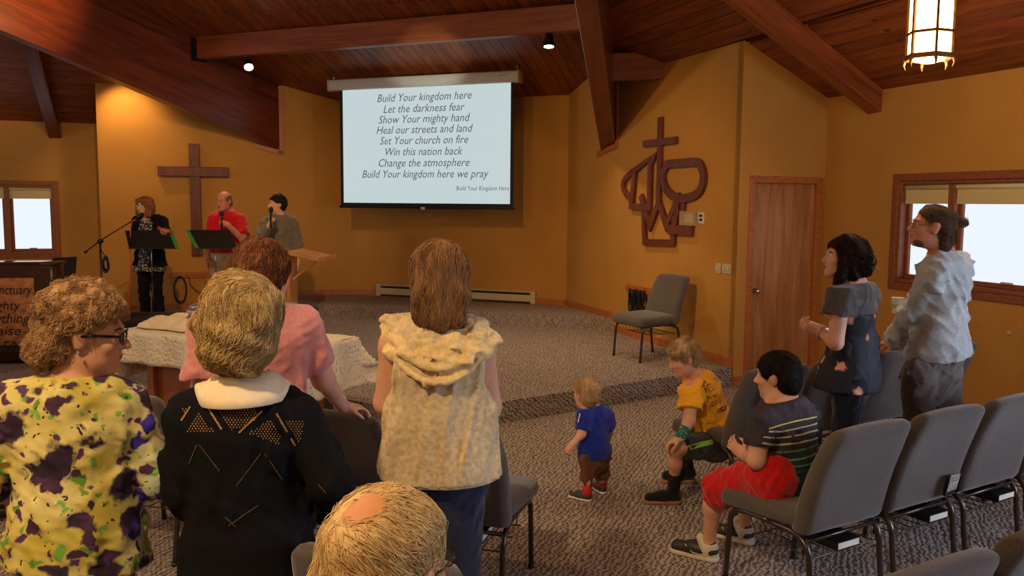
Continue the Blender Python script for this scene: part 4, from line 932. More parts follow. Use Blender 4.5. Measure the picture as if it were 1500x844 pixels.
    def hair(s,sd,h,mat,strands=0,flow=(0,-.3,-1),L=.05,w=.0009,lift=.002,curl=0,seed=1,steps=6,name='hair',sel=None,nmin=-2):
        v,f=sd.build(h); v=relax(v,f,1); vf=[(v,f)]
        if strands:
            T=BVHTree.FromPolygons([tuple(p) for p in v],[tuple(int(i) for i in q) for q in f]); r=np.random.default_rng(seed); fl=s.hR@nz(V(*flow)) if not callable(flow) else None
            g=G(); n=0; tries=0
            while n<strands and tries<strands*4:
                tries+=1; q=f[r.integers(len(f))]; p=v[q].mean(0)+r.normal(size=3)*.002
                if sel is not None and not sel(s.hR.T@(p-s.H)/s.hs): continue
                pts=[p]; dv=r.normal(size=3)*.25; ph=r.uniform(0,6); l=L*r.uniform(.5,1.25)/steps; ok=True
                for k in range(steps):
                    loc,no,_,_=T.find_nearest(Vector(pts[-1])); 
                    if loc is None: ok=False; break
                    no=np.array(no); F=flow(s.hR.T@(pts[-1]-s.H)/s.hs) if callable(flow) else None; F=s.hR@F if F is not None else fl
                    F=F+dv; sd_=np.cross(no,F); F=F-no*(F@no)+sd_*curl*math.sin(ph+k*1.7)
                    base_=np.array(loc)+no*(lift*(.3+1.0*(k+1)/steps)*(1+.5*math.sin(ph)))
                    pts.append(base_+nz(F)*l)
                if ok: g.tube(pts[1:],[w*1.1]+[w]*(len(pts)-3)+[w*.35],3,False); n+=1
            gv=np.array(g.v); gf=np.array(g.f); vf.append((gv,gf))
        vv=np.concatenate([a for a,_ in vf]); off=0; ff=[]
        for a,b in vf: ff.append(np.asarray(b)+off); off+=len(a)
        return s.part(name,(vv,np.concatenate(ff)),0,mat,keep=False)
def relax(v,f,n=1,l=.5):
    for _ in range(n):
        acc=np.zeros_like(v); c=np.zeros(len(v))
        for a,b in((0,1),(1,2),(2,3),(3,0)):
            for x,y in((a,b),(b,a)): 
                for ax_ in range(3): acc[:,ax_]+=np.bincount(f[:,x],v[f[:,y],ax_],len(v))
                c+=np.bincount(f[:,x],minlength=len(v))
        v=v*(1-l)+acc/np.maximum(c,1)[:,None]*l
    return v
def ico(g,c,r,sc=(1,1,1)):
    pf=[(math.sin(a)*r,-math.cos(a)*r) for a in np.linspace(.25,math.pi-.25,6)]; b=len(g.v); g.lathe(pf,(0,0,0),10)
    for i in range(b,len(g.v)): g.v[i]=tuple(np.array(g.v[i])*np.array(sc)+c)
M_clear2=NT('spectacle_lens',.05); M_clear2.col((200,205,205)); M_clear2.b.inputs['Alpha'].default_value=.18; M_clear2=M_clear2.m
M_wire=plain('thin_metal_frame',(120,100,70),.3,.8); M_dark=plain('dark_glasses_frame',(14,14,18),.25)
def hairmat(name,a,b,c=None,sc=26,rough=.55):
    k=NT(name,max(rough,.62),0,.12); v=k.coord((1,1,.22)); n=k.noise(sc*2.2,v,3); n2=k.noise(9); st=[(.3,a),(.6,b)]+([(.8,c)] if c else []); k.col(k.ramp(k.mix(.45,n,n2),st)); k.bump(n,.5,.003); return k.m
def decal(name,P,surf,polys,mat,off=.0025,stuff=True,origin=None,label=None):
    # flat print / knit openings laid onto the cloth: photo-plane outlines dropped onto the surface
    v,f=surf; T=BVHTree.FromPolygons([tuple(p) for p in v],[tuple(int(i) for i in q) for q in f]); g=G(); o=EYE
    for poly in polys:
        pts=[]; 
        for x,y in poly:
            loc,no,_,_=T.ray_cast(Vector(o),Vector(nz(ray(x,y))))
            if loc is None: pts=None; break
            no=np.array(no); 
            if no@ray(x,y)>0: no=-no
            pts.append(np.array(loc)+no*off)
        if pts:
            n=len(pts)
            if n>4:
                h=n//2; g.add(pts,[(i,i+1,n-2-i,n-1-i) for i in range(h-1)])
            else: g.add(pts,[tuple(range(n))])
    if not g.v: return None
    ob=P.part(name,(np.array(g.v),g.f),0,mat); fix(ob)
    if stuff: ob['kind']='stuff'
    if label: ob['label']=label
    return ob
def band(pts,w):                              # ribbon polygon round a polyline, in photo pixels
    p=[V(*q) for q in pts]; L=[];R=[]
    for i in range(len(p)):
        d=nz(p[min(i+1,len(p)-1)]-p[max(i-1,0)]); n=V(-d[1],d[0])*w/2; L.append(p[i]+n); R.append(p[i]-n)
    return L+R[::-1]
def shoe(Pn,heel,toe,fl,mat,sole,S=1,high=0,par=None,extra=None):
    heel=np.array(heel,float);toe=np.array(toe,float); d=nz(toe-heel); L=np.linalg.norm(toe-heel); u=V(0,0,1); sd=Sd()
    a=heel+d*.035*S; b=toe-d*.035*S
    sd.cone(a+u*.045*S,b+u*.03*S,.037*S,.036*S,.02); sd.ell(a+u*.065*S+d*.01,V(.034,.034,.045+high)*S,None,.02); sd.ell((a+b)/2+u*.05*S,V(.037,.037,.034)*S,None,.03); sd.cut(V(0,0,fl+.018*S),(0,0,-1))
    o=Pn.part('shoe',sd,.0055,mat,keep=True)
    sd=Sd(); sd.cone(a+u*.0,b+u*.0,.041*S,.043*S,.01); sd.cut(V(0,0,fl+.024*S),(0,0,1)); sd.cut(V(0,0,fl),(0,0,-1)); sd.P=[(p[0],V(p[1][0],p[1][1],fl+.012),V(p[2][0],p[2][1],fl+.012),*p[3:]) for p in sd.P]
    v,f=sd.build(.006); mesh('sole',(v-Pn.base,f),sole,o,True)
    return o
# ================================================================ the people
SK_old=skin('skin_elder',(214,158,124)); SK=skin('skin_fair',(222,166,132)); SK_m=skin('skin_ruddy',(212,142,110)); SK_k=skin('skin_child',(224,168,134))
JEAN=fabric('blue_denim',(16,22,44),(32,42,72),260); BLKF=fabric('black_cloth',(8,8,11),(18,18,23),200,.2,0)
def trousers(p,B,i,h,mat,upto=2,flare=0,amp=.006,name='trousers',seat=1.0,wst=.03):
    J=p.J; sd=Sd(); sd.cone(J['P'],(J['hL']+J['hR'])/2-p.u*.02,.165*J['S']*B*seat+i,.155*J['S']*B*seat+i,.05,w=p.f,f=1.35)
    sd.cone(J['P']+p.u*.02*J['S'],J['P'],.150*J['S']*B+i,.160*J['S']*B*seat+i,.05,w=p.f,f=1.4)
    for a in 'LR': leg(sd,J,a,B,i,upto,flare=flare)
    sd.amp=amp; sd.fr=70; sd.seed=3; sd.cut(J['P']+p.u*wst*J['S'],p.u); return p.part(name,sd,h,mat,keep=True)
# ---- 1 woman in the floral jacket
J=std(onz(118,1290,0)[:2]*0+Q(108,700,2.42)[:2],(.22,.97),1.60); J['H']=Q(128,490,2.42); J['N']=Q(112,556,2.42); J['sR']=Q(176,598,2.46); J['sL']=Q(36,592,2.36); J['eR']=Q(232,700,2.48); J['wR']=Q(276,722,2.74); J['eL']=Q(-18,712,2.36); J['wL']=Q(20,735,2.60)
J['P']=Q(112,800,2.40)
p=Person('elderly woman in a yellow floral jacket with dark glasses, face turned right, lower left',J)
p.body(.0065,SK_old,1.08,.97,rot((.94,.26,-.12)),hands=[('R',(.6,.75,.1),(.2,-.1,-1),1,.6),('L',(.6,.75,.1),(.2,-.1,-1),-1,.6)],neckr=.060,tk=dict(k=.05,neck=True))
k=NT('yellow_floral_print',.75,0,.3); vc=k.n('VectorMath',operation='ADD'); k.l(k.tc.outputs['Object'],vc.inputs[0]); nn=k.n('TexNoise'); nn.inputs['Scale'].default_value=16; nn.inputs['Detail'].default_value=3; k.l(k.tc.outputs['Object'],nn.inputs['Vector']); sc_=k.n('VectorMath',operation='SCALE'); sc_.inputs['Scale'].default_value=.11; k.l(nn.outputs['Color'],sc_.inputs[0]); k.l(sc_.outputs[0],vc.inputs[1]); wv=vc.outputs[0]
X_=k.xyz(); base_=k.ramp(k.math('ADD',X_[0],0.0),[(.15,(196,178,72)),(.27,(186,208,196))]); base_=k.mix(k.ramp(k.noise(5),[(.45,(0.,0.,0.)),(.65,(1.,1.,1.))]),base_,(224,212,140))
def blob(s,th,c,b,rand=1): 
    v=k.vor(s,wv,rand=rand); f=k.ramp(v,[(th-.05,(1.,1.,1.)),(th+.03,(0.,0.,0.))]); return k.mix(f,b,c)
x=blob(13,.24,(96,150,40),base_); x=blob(19,.25,(120,176,70),x); x=blob(7.3,.36,(58,40,58),x); x=blob(16.5,.27,(84,50,92),x); 
bl=k.ramp(X_[0],[(.14,(70,40,60)),(.24,(60,56,190))]); v_=k.vor(11.5,wv); f_=k.ramp(v_,[(.24,(1.,1.,1.)),(.31,(0.,0.,0.))]); x=k.mix(f_,x,bl); x=blob(31,.16,(34,26,36),x); k.col(x); k.bump(k.noise(8),.3,.02); M_floral=k.m
sd=Sd(); torso(sd,J,1.06,.020,down=(J['P']-p.u*.06,.175,1.3)); sd.cone(J['P']+p.u*.1,J['P']-p.u*.06+p.f*.02,.165,.182,.05,w=p.f,f=1.25)
for a in 'LR': arm(sd,J,a,1.1,.018,1.85,.04,cuff=.012)
ncut(sd,J,.012); sd.cut(J['P']-p.u*.05,nz(-p.u+p.r*-.12)); sd.amp=.009; sd.fr=57; sd.seed=5
p.part('jacket',sd,.0065,M_floral,keep=True)
trousers(p,1.0,.010,.012,fabric('tan_skirt_cloth',(96,74,46),(128,102,66)))
HA=hairmat('auburn_grey_curls',(122,88,58),(186,146,102),(222,196,160)); sd=Sd(); c,R,s_=p.H,p.hR,.97
E=lambda *q,r: sd.ell(p.hl(*q),V(*r),p.hR,.03)
E(0,-.035,.050,r=(.100,.106,.102)); E(0,-.070,.0,r=(.088,.078,.098)); E(0,.015,.078,r=(.086,.074,.068)); E(0,-.10,-.05,r=(.07,.055,.06)); sd.sub(p.hl(.0,.13,-.03),V(.14,.085,.088),p.hR,.02); sd.sub(p.hl(.10,.0,-.035),V(.05,.045,.05),p.hR,.02); sd.amp=.012; sd.fr=70; sd.seed=2; sd.lim=.03
p.hair(sd,.0055,HA,2600,(0,-.5,-.6),L=.05,w=.0009,lift=.006,curl=1.1,seed=3)
p.glasses(M_dark,True); p.face(); g=G(); ico(g,p.hl(.086,-.004,-.040),.005); p.part('earring',(np.array(g.v),g.f),0,M_chrome)
# ---- 2 woman in the black cardigan
J=std(Q(352,700,2.36)[:2],(.10,.99),1.62); J['H']=Q(363,481,2.36); J['N']=Q(351,560,2.36); J['sR']=Q(434,612,2.38); J['sL']=Q(284,608,2.34); J['eR']=Q(484,708,2.34); J['wR']=Q(474,745,2.60); J['eL']=Q(268,716,2.34); J['wL']=Q(290,748,2.56); J['P']=Q(365,800,2.36)
p=Person('blonde-grey haired woman from behind in a black open-knit cardigan with white collar',J)
p.body(.007,SK_old,1.05,.98,rot((.15,.98,-.12)),hands=[('R',(-.5,.8,-.1),(-.3,0,-1),1,.5),('L',(.5,.8,-.1),(.3,0,-1),-1,.5)],neckr=.058)
sd=Sd(); torso(sd,J,1.05,.020,down=(J['P']-p.u*.14,.20,1.3))
for a in 'LR': arm(sd,J,a,1.12,.018,1.75,.05,cuff=.014)
ncut(sd,J,-.004); sd.cut(J['P']-p.u*.16,-p.u); sd.amp=.010; sd.fr=51; sd.seed=8
M_card=fabric('black_knit',(7,7,10),(15,15,20),320,.5,0); p.part('cardigan',sd,.0065,M_card,keep=True)
M_hole=plain('beige_knit_openings',(150,112,58),.9,var=.2,scale=60)
ho=[]
def tri(pts,step=4.6,r=1.25):                 # eyelet rows filling a triangle of the photograph
    P=[V(*q) for q in pts]; lo=np.min(P,0); hi=np.max(P,0); y=lo[1]; row=0
    def ins(q): 
        s=[np.cross(P[(i+1)%len(P)]-P[i],q-P[i]) for i in range(len(P))]; return all(a>0 for a in s) or all(a<0 for a in s)
    while y<hi[1]:
        x=lo[0]+(row%2)*step*.5
        while x<hi[0]:
            if ins(V(x,y)): ho.append([(x-r*.9,y),(x,y-r*1.3),(x+r*.9,y),(x,y+r*1.3)])
            x+=step
        y+=step*.78; row+=1
tri([(271,633),(291,603),(314,633)]); tri([(310,590),(372,598),(380,610),(354,628),(338,630)]); tri([(362,634),(397,614),(412,640),(408,652)]); tri([(417,614),(446,616),(438,653)],r=1.2); tri([(266,596),(277,597),(270,612)])
for a,b in(((299,588),(325,629)),((384,602),(350,634)),((405,606),(432,653)),((279,596),(266,616))): ho.append(band([a,((a[0]+b[0])/2,(a[1]+b[1])/2),b],2.6))
decal('knit_openings',p,p.bv['cardigan'],ho,M_hole,.0022)
ho=[]
for a,b in(((289,651),(277,680)),((292,651),(322,690)),((382,664),(346,712)),((388,664),(414,703)),((335,770),(378,740)),((330,757),(345,772)),((467,710),(478,722))): ho.append(band([a,((a[0]+b[0])/2,(a[1]+b[1])/2),b],1.5))
decal('knit_line_openings',p,p.bv['cardigan'],ho,plain('dim_knit_openings',(84,62,36),.9,var=.3,scale=60),.0022)
T_=BVHTree.FromPolygons([tuple(x) for x in p.bv['cardigan'][0]],[tuple(int(i) for i in x) for x in p.bv['cardigan'][1]]); cv=[];cf=[]; na,nt_=40,7; c0_=J['Nc']+p.f*.005
for i in range(na):
    a=-.25+(math.pi+.5)*i/(na-1); dr=p.r*math.cos(a)-p.f*math.sin(a)
    for j in range(nt_):
        t=j/(nt_-1); rr=.064+.064*t+.012*t*abs(math.sin(a)); q=c0_+dr*rr+p.u*(.030-.075*t*t); hh=T_.ray_cast(Vector(c0_+dr*rr+p.u*.12),Vector(-p.u))[0]
        if hh is not None: z_=(np.array(hh)-q)@p.u+.007; q=q+p.u*max(z_,0) if j<nt_-1 or True else q
        cv.append(q)
for i in range(na-1):
    for j in range(nt_-1): k0=i*nt_+j; cf.append((k0,k0+1,k0+nt_+1,k0+nt_))
o=p.part('collar',(np.array(cv),cf),0,plain('ivory_collar',(232,214,176),.8,var=.03)); o.modifiers.new('s','SOLIDIFY').thickness=.004; fix(o)
trousers(p,1.0,.012,.012,BLKF,name='skirt')
HB=hairmat('ash_blonde_hair',(136,108,66),(200,170,114),(226,208,172)); sd=Sd(); E(0,-.03,.050,r=(.110,.122,.110)); E(0,-.070,-.01,r=(.102,.080,.110)); E(0,-.070,-.065,r=(.080,.052,.055)); E(.045,-.06,-.03,r=(.068,.065,.078)); sd.sub(p.hl(0,.14,-.03),V(.14,.085,.09),p.hR,.02); sd.amp=.011; sd.fr=34; sd.seed=4
def fl2(q): return nz(V(-q[2]*1.2-.2+.6*math.sin(q[2]*30),-.2,-.9+q[0]*3))
p.hair(sd,.0055,HB,2800,fl2,L=.085,w=.0009,lift=.004,curl=.45,seed=5)
# ---- 3 woman in the pink top
J=std(Q(380,700,3.05)[:2],(.25,.96),1.66); J['H']=Q(386,406,3.08); J['N']=Q(382,448,3.06); J['sR']=Q(440,478,3.12); J['sL']=Q(308,484,3.0); J['eR']=Q(474,556,3.22); J['wR']=Q(503,596,3.56); J['eL']=Q(298,575,3.0); J['wL']=Q(320,630,3.25); J['P']=Q(380,650,3.05)
p=Person('woman with short brown hair in a pink short-sleeved top, hand on a chair back',J)
p.body(.0075,SK,1.05,.97,rot((.35,.93,-.05)),hands=[('R',(.75,.6,-.15),(0,.1,-1),-1,.45),('L',(.6,.7,-.2),(0,0,-1),1,.5)])
sd=Sd(); torso(sd,J,1.08,.018,down=(J['P']-p.u*.12,.19,1.3))
for a in 'LR': arm(sd,J,a,1.2,.018,.74,.05,cuff=.008)
ncut(sd,J); sd.cut(J['P']-p.u*.12,-p.u); sd.amp=.010; sd.fr=48; sd.seed=1; p.part('top',sd,.0075,fabric('pink_jersey',(196,124,120),(220,150,144),90,.15))
trousers(p,1.05,.012,.012,JEAN)
sd=Sd(); E(0,-.02,.045,r=(.098,.115,.108)); E(0,-.075,-.02,r=(.084,.055,.09)); sd.sub(p.hl(0,.13,-.03),V(.14,.08,.09),p.hR,.02); sd.amp=.008; sd.fr=45
p.hair(sd,.006,hairmat('chestnut_hair',(80,46,30),(136,88,56),(166,116,76)),1500,(.2,-.4,-.9),L=.06,w=.0011,lift=.004,curl=.5,seed=6)
# ---- 4 girl in the hooded vest
J=std(Q(645,700,2.85)[:2],(.02,1),1.68); J['H']=Q(645,413,2.84); J['N']=Q(643,470,2.82); J['sR']=Q(701,506,2.83); J['sL']=Q(581,503,2.81); J['eR']=Q(716,596,2.86); J['wR']=Q(690,618,3.08); J['eL']=Q(566,590,2.84); J['wL']=Q(592,612,3.06); J['P']=Q(640,690,2.83)
for a,x in(('L',602),('R',668)): J['h'+a]=Q(x,715,2.84); J['k'+a]=Q(x+4,905,2.86); 
p=Person('girl with long brown hair seen from behind in a cream hooded sleeveless vest and jeans',J)
p.body(.0065,SK,1.0,.96,rot((.08,1,-.05)),hands=[('R',(-.6,.7,.1),(-.3,0,-1),-1,.5),('L',(.6,.7,.1),(.3,0,-1),1,.5)])
M_vest=fabric('cream_slub_cotton',(176,150,108),(226,206,164),60,.3); VT=Sd(); 
f,u,r=p.f,p.u,p.r; sd=Sd(); torso(sd,J,1.08,.028,down=(J['P']-u*.03,.20,1.3)); hm=Q(645,686,2.83)
m=(J['sL']+J['sR'])/2; C=J['P']+(J['N']-J['P'])*.62
sd.cone(C,hm-u*.02,.150,.205,.05,w=f,f=1.28); sd.amp=.016; sd.fr=44; sd.lim=.012; sd.seed=11; sd.stretch=(1,1,.2); sd.cut(hm-u*.015,nz(-u)); ncut(sd,J)
for a,sg in(('L',-1),('R',1)): sd.sub(J['s'+a]+r*sg*.065-u*.06,V(.062,.2,.15),np.stack([r,f,u],1),.02)
p.part('vest',sd,.0065,M_vest,keep=True)
sd=Sd(); sd.cone(hm+u*.045,hm-u*.018,.200,.211,.02,w=f,f=1.27); sd.amp=.012; sd.fr=41; sd.seed=11; sd.stretch=(1,1,.28); sd.cut(hm-u*.022,-u); sd.cut(hm+u*.042,u); p.part('hem_band',sd,.0065,M_vest)
sd=Sd(); rim=[Q(564,492,2.80),Q(574,516,2.74),Q(600,546,2.69),Q(640,562,2.665),Q(680,548,2.69),Q(706,520,2.74),Q(719,497,2.80)]; rim=smooth_path(rim,3)
for a,b in zip(rim,rim[1:]): sd.cone(a,b,.020,.020,.02)
rim2=smooth_path([Q(572,486,2.78),Q(584,506,2.73),Q(608,530,2.69),Q(642,541,2.67),Q(676,531,2.69),Q(700,508,2.73),Q(712,490,2.78)],3)
for a,b in zip(rim2,rim2[1:]): sd.cone(a,b,.021,.021,.012)
for yy,xx,dx,dz in((478,642,48,2.75),(495,642,50,2.72),(512,642,40,2.70),(528,642,24,2.69)): sd.cone(Q(xx-dx,yy,dz+.03),Q(xx+dx,yy,dz+.03),.030,.030,.035); sd.cone(Q(xx-dx*.5,yy+3,dz),Q(xx+dx*.5,yy+3,dz),.026,.026,.03)
sd.cone(Q(574,484,2.81),Q(712,488,2.81),.034,.034,.04); sd.cone(Q(603,469,2.79),Q(684,471,2.79),.026,.026,.03); sd.amp=.014; sd.fr=40; sd.lim=.012; sd.seed=4; sd.stretch=(.6,1,1.4); p.part('hood',sd,.0065,fabric('cream_hood_fleece',(196,164,104),(240,216,158),50,.5))
trousers(p,1.05,.010,.008,JEAN,wst=.03)
sd=Sd(); E(0,-.015,.045,r=(.090,.108,.100)); 
a_=Q(645,352,2.8); sd.cone(Q(646,395,2.78),Q(643,450,2.75),.092,.088,.04,w=f,f=1.7); sd.cone(Q(640,440,2.74),Q(632,462,2.73),.062,.040,.04,w=f,f=1.9); sd.cone(Q(662,440,2.74),Q(672,468,2.72),.060,.022,.03,w=f,f=1.9); sd.cone(Q(645,440,2.73),Q(644,466,2.715),.065,.03,.04,w=f,f=2.2)
sd.sub(p.hl(0,.13,-.03),V(.14,.08,.10),p.hR,.02); sd.amp=.007; sd.fr=50; sd.stretch=(1,1,.12)
p.hair(sd,.0055,hairmat('long_brown_hair',(88,62,42),(150,112,76),(190,152,110)),2600,lambda q: nz(V(.12*math.sin(q[0]*60),-.02,-1)),L=.16,w=.0010,lift=.0025,curl=.12,seed=7,steps=8)
# ---- 5 white-haired man seated in front of the camera
b=BALD; J=std(b,(.25,.97),1.72); J['H']=Q(565,836,1.24); H_=J['H']; J['N']=H_+V(-.02,-.04,-.19); J['P']=V(b[0],b[1]-.02,.55); J['sL']=H_+V(-.20,-.02,-.26); J['sR']=H_+V(.17,-.10,-.26); J['eL']=J['sL']+V(-.05,.05,-.28); J['eR']=J['sR']+V(.06,.02,-.28); J['wL']=J['eL']+V(.08,.22,-.02); J['wR']=J['eR']+V(-.06,.23,-.02)
for a,x in(('L',-.1),('R',.1)): J['h'+a]=V(b[0]+x,b[1],.54); J['k'+a]=V(b[0]+x*1.4,b[1]+.42,.50); J['a'+a]=V(b[0]+x*1.4,b[1]+.45,.085)
p=Person('white-haired balding man seen from behind, seated at the bottom edge',J)
M_scalp=skin('skin_scalp',(226,158,112)); p.body(.0055,M_scalp,1.0,1.03,rot((.46,.88,-.12)),hands=[('R',(0,1,0),(0,0,-1),-1,.3),('L',(0,1,0),(0,0,-1),1,.3)],tk=dict(k=.05))
sd=Sd(); torso(sd,J,1.0,.02,down=(J['P']-V(0,0,.04),.19,1.3))
for a in 'LR': arm(sd,J,a,1.1,.02,1.9,.04)
ncut(sd,J); p.part('shirt',sd,.009,fabric('navy_shirt',(20,24,36),(36,42,58))); trousers(p,1,.012,.012,BLKF)
sd=Sd(); E(0,-.012,.034,r=(.086,.107,.094)); E(0,-.06,-.03,r=(.080,.058,.075)); sd.sub(p.hl(0,.16,-.0),V(.16,.085,.14),p.hR,.02); sd.sub(p.hl(.085,-.005,-.03),V(.03,.035,.045),p.hR,.01); sd.sub(p.hl(-.085,-.005,-.03),V(.03,.035,.045),p.hR,.01)
sd.sub(p.hl(-.005,-.070,.125),V(.025,.032,.030),p.hR,.03); sd.amp=.003; sd.fr=50
HW=hairmat('fine_white_hair',(200,160,96),(232,204,148),(244,228,190)); HWs=HW
def fw_(q): 
    return nz(V(.45+q[0]*5,.55,-.35-.5*(q[1]<-.07)))
p.hair(sd,.005,HW,4200,fw_,L=.075,w=.0007,lift=.004,curl=.12,seed=8); p.glasses(M_wire)
# ---- 6 toddler
T_=V(.47,5.05); J=dict(f=nz(V(-.42,.90,0)),S=.52,floor=0,H=Q(859,577,5.03),N=Q(866,602,5.05),P=Q(871,662,5.05),sL=Q(857,608,4.99),sR=Q(886,608,5.10),eL=Q(852,636,4.95),wL=Q(838,652,4.90),eR=Q(892,632,5.14),wR=Q(889,652,5.22),hL=Q(861,668,5.0),hR=Q(881,668,5.08),kL=Q(860,695,4.99),kR=Q(882,694,5.09),aL=Q(860,720,4.98),aR=Q(882,714,5.12))
J['aL']=V(*J['aL'][:2],.05); J['aR']=V(*J['aR'][:2],.05); J['tL']=J['aL']+V(-.07,.05,-.02); J['tR']=J['aR']+V(-.03,.08,-.02)
p=Person('blond toddler from behind in a blue t-shirt and brown trousers walking on the carpet',J)
p.body(.005,SK_k,1.12,.80,rot((-.55,.83,-.05)),hands=[('L',(-.6,-.1,-.6),(.3,.6,-.4),1,.5),('R',(-.2,.7,-.5),(-.8,0,-.3),-1,.5)],neckr=.07,jaw=1.05)
M_blue=fabric('royal_blue_jersey',(16,36,128),(28,56,168),120); sd=Sd(); torso(sd,J,1.12,.012,down=(Q(871,668,5.05),.095,1.2))
for a in 'LR': arm(sd,J,a,1.35,.012,.85,.025,cuff=.008)
sd.cut(Q(871,668,5.05)-V(0,0,.005),(0,0,-1)); ncut(sd,J); sd.amp=.006; sd.fr=70; p.part('tee_shirt',sd,.005,M_blue,keep=True)
M_wt=plain('white_stripe',(226,218,206),.8,var=.02); M_rd=plain('red_stripe',(190,50,34),.8,var=.02)
for dx,m_ in((-2.1,M_wt),(0,M_rd),(2.1,M_wt)): decal('sleeve_stripe',p,p.bv['tee_shirt'],[band([(852.5+dx,598.5),(848+dx*.9,606),(845.5+dx*.75,618),(844+dx*.7,632)],1.5)],m_,.002,stuff=False)
trousers(p,1.05,.009,.005,fabric('brown_corduroy',(78,46,26),(118,74,44),160),upto=1.75,amp=.008)
for a in 'LR':
    t=J['t'+a]; shoe(p,V(*(J['a'+a]-(t-J['a'+a])*.35)[:2],0),V(*(t+(t-J['a'+a])*.45)[:2],0),0,plain('toddler_shoe',(64,62,40),.7),M_wt,.62)
    sd=Sd(); sd.cone(J['a'+a]+V(0,0,.005),J['a'+a]+V(0,0,.03),.030,.031,.01); p.part('sock',sd,.005,plain('red_sock_trim',(196,52,48),.8))
sd=Sd(); E(0,-.012,.034,r=(.075,.087,.078)); E(0,-.055,-.02,r=(.062,.036,.062)); sd.sub(p.hl(0,.11,-.03),V(.12,.075,.07),p.hR,.02); sd.amp=.006; sd.fr=60
HK=hairmat('blond_child_hair',(144,112,72),(204,170,124),(234,214,178)); p.hair(sd,.005,HK,900,(.1,-.3,-.9),L=.055,w=.001,lift=.004,curl=.2,seed=9)
# ---- 7 boy in the yellow t-shirt
J=dict(f=nz(V(-.95,.15,0)),S=.80,floor=0,H=Q(1001,524,5.02),N=Q(1021,553,5.06),P=Q(1052,640,5.10),sL=Q(1014,572,4.94),sR=Q(1034,562,5.20),eL=Q(1009,618,4.86),wL=Q(996,643,4.80),eR=Q(1022,612,5.3),wR=Q(1000,640,5.22),hL=Q(1048,652,5.0),hR=Q(1056,645,5.2),kL=Q(990,657,4.84),kR=Q(996,628,5.28),aL=Q(987,716,4.95),aR=Q(1008,690,5.34))
J['aL']=V(*J['aL'][:2],.085); J['aR']=V(*J['aR'][:2],.10); p=Person('boy in a yellow printed t-shirt sitting and leaning forward, elbow on his knee',J)
J['tL']=V(.86,4.95,.03); J['tR']=V(J['aR'][0]-.12,J['aR'][1],.03)
p.body(.0055,SK_k,1.02,.90,rot((-.92,-.22,-.34)),hands=[('L',(-.85,.05,-.35),(-.1,0,-1),1,.6),('R',(-.8,-.1,-.4),(-.1,0,-1),-1,.5)],jaw=.95,nose=.9)
M_yel=fabric('yellow_jersey',(240,160,14),(252,188,36),120,.2); sd=Sd(); hem=Q(1048,650,5.08); torso(sd,J,1.1,.016,down=(hem,.13,1.2))
for a in 'LR': arm(sd,J,a,1.35,.014,.62,.03,cuff=.008)
sd.cone(Q(1056,630,5.1),Q(1052,647,5.08),.125,.13,.04,w=(0,1,0),f=.95); sd.cut(hem-V(0,0,.035),nz(V(-.15,0,-1))); ncut(sd,J); sd.amp=.009; sd.fr=70; sd.seed=6; p.part('tee_shirt',sd,.0055,M_yel,keep=True)
M_pr=plain('dark_shirt_print',(38,34,46),.8,var=.05); cx=lambda x,y:(940+x/4.22,480+y/4.22); S7=p.bv['tee_shirt']
L=[]
for pts,w in(([(382,368),(388,332),(396,328)],1),([(376,366),(386,330),(412,356),(420,350)],1.0),([(386,360),(398,402),(440,380),(424,346)],1.0),([(394,372),(402,396)],.8),([(406,360),(414,388)],.8),([(390,362),(424,350)],.8),([(396,384),(432,366)],.8),([(404,430),(412,424),(416,456),(408,464)],1.3),([(418,432),(426,428),(430,440)],1.0),([(434,424),(446,418),(446,434)],1.0),([(450,416),(456,430),(462,412)],1.0),([(464,404),(484,396)],1.6),([(414,446),(452,432)],.8),([(428,488),(450,476)],1),([(454,472),(486,456)],1),([(490,454),(512,440)],1),([(520,436),(526,434)],.9),([(500,488),(488,500),(492,514),(508,512),(520,500),(516,486),(502,486)],1.7),([(524,500),(530,486),(544,480),(540,494)],1.2),([(546,492),(552,476),(562,488)],1.2),([(440,320),(456,316),(470,330)],.9)):
    L.append(band([cx(*q) for q in pts],w))
decal('shirt_print',p,S7,L,M_pr,.0018)
sd=Sd(); 
for a in 'LR': sd.cone(J['h'+a],J['h'+a]+(J['k'+a]-J['h'+a])*.86,.095,.072,.03,flat=True)
sd.cone(J['hL'],J['hR'],.11,.11,.03); sd.amp=.005; p.part('shorts',sd,.006,fabric('dark_green_shorts',(26,28,22),(48,50,38)),keep=True)
decal('green_side_panel',p,p.bv['shorts'],[band([cx(235,752),cx(300,742),cx(370,722),cx(440,706)],7)],plain('lime_panel',(128,168,40),.8,var=.05),.003,stuff=False)
sd=Sd(); a=J['wL']+(J['eL']-J['wL'])*.12; b=J['wL']+(J['eL']-J['wL'])*.62; sd.cone(a,b,.033,.036,.005,flat=True); k=NT('teal_bandana',.8); k.col(k.ramp(k.vor(70),[(.2,(190,200,80)),(.35,(20,98,100))])); p.part('wrist_band',sd,.005,k.m)
k=NT('black_red_sock',.9); k.col(k.ramp(k.vor(40),[(.22,(130,20,24)),(.3,(18,16,20))])); M_sock=k.m
for a in 'LR':
    d=J['k'+a]-J['a'+a]; sd=Sd(); sd.cone(J['a'+a],J['a'+a]+d*.42,.036,.042,.005,flat=True); p.part('sock',sd,.006,M_sock)
M_bshoe=fabric('black_canvas',(12,12,14),(26,26,30)); M_gum=plain('gum_sole',(150,104,66),.6)
shoe(p,V(1.02,4.95,0),V(.80,4.95,0),0,M_bshoe,M_gum,.95); shoe(p,V(J['aR'][0]+.05,J['aR'][1],.015),V(J['aR'][0]-.17,J['aR'][1]-.01,.015),.0,M_bshoe,M_gum,.95)
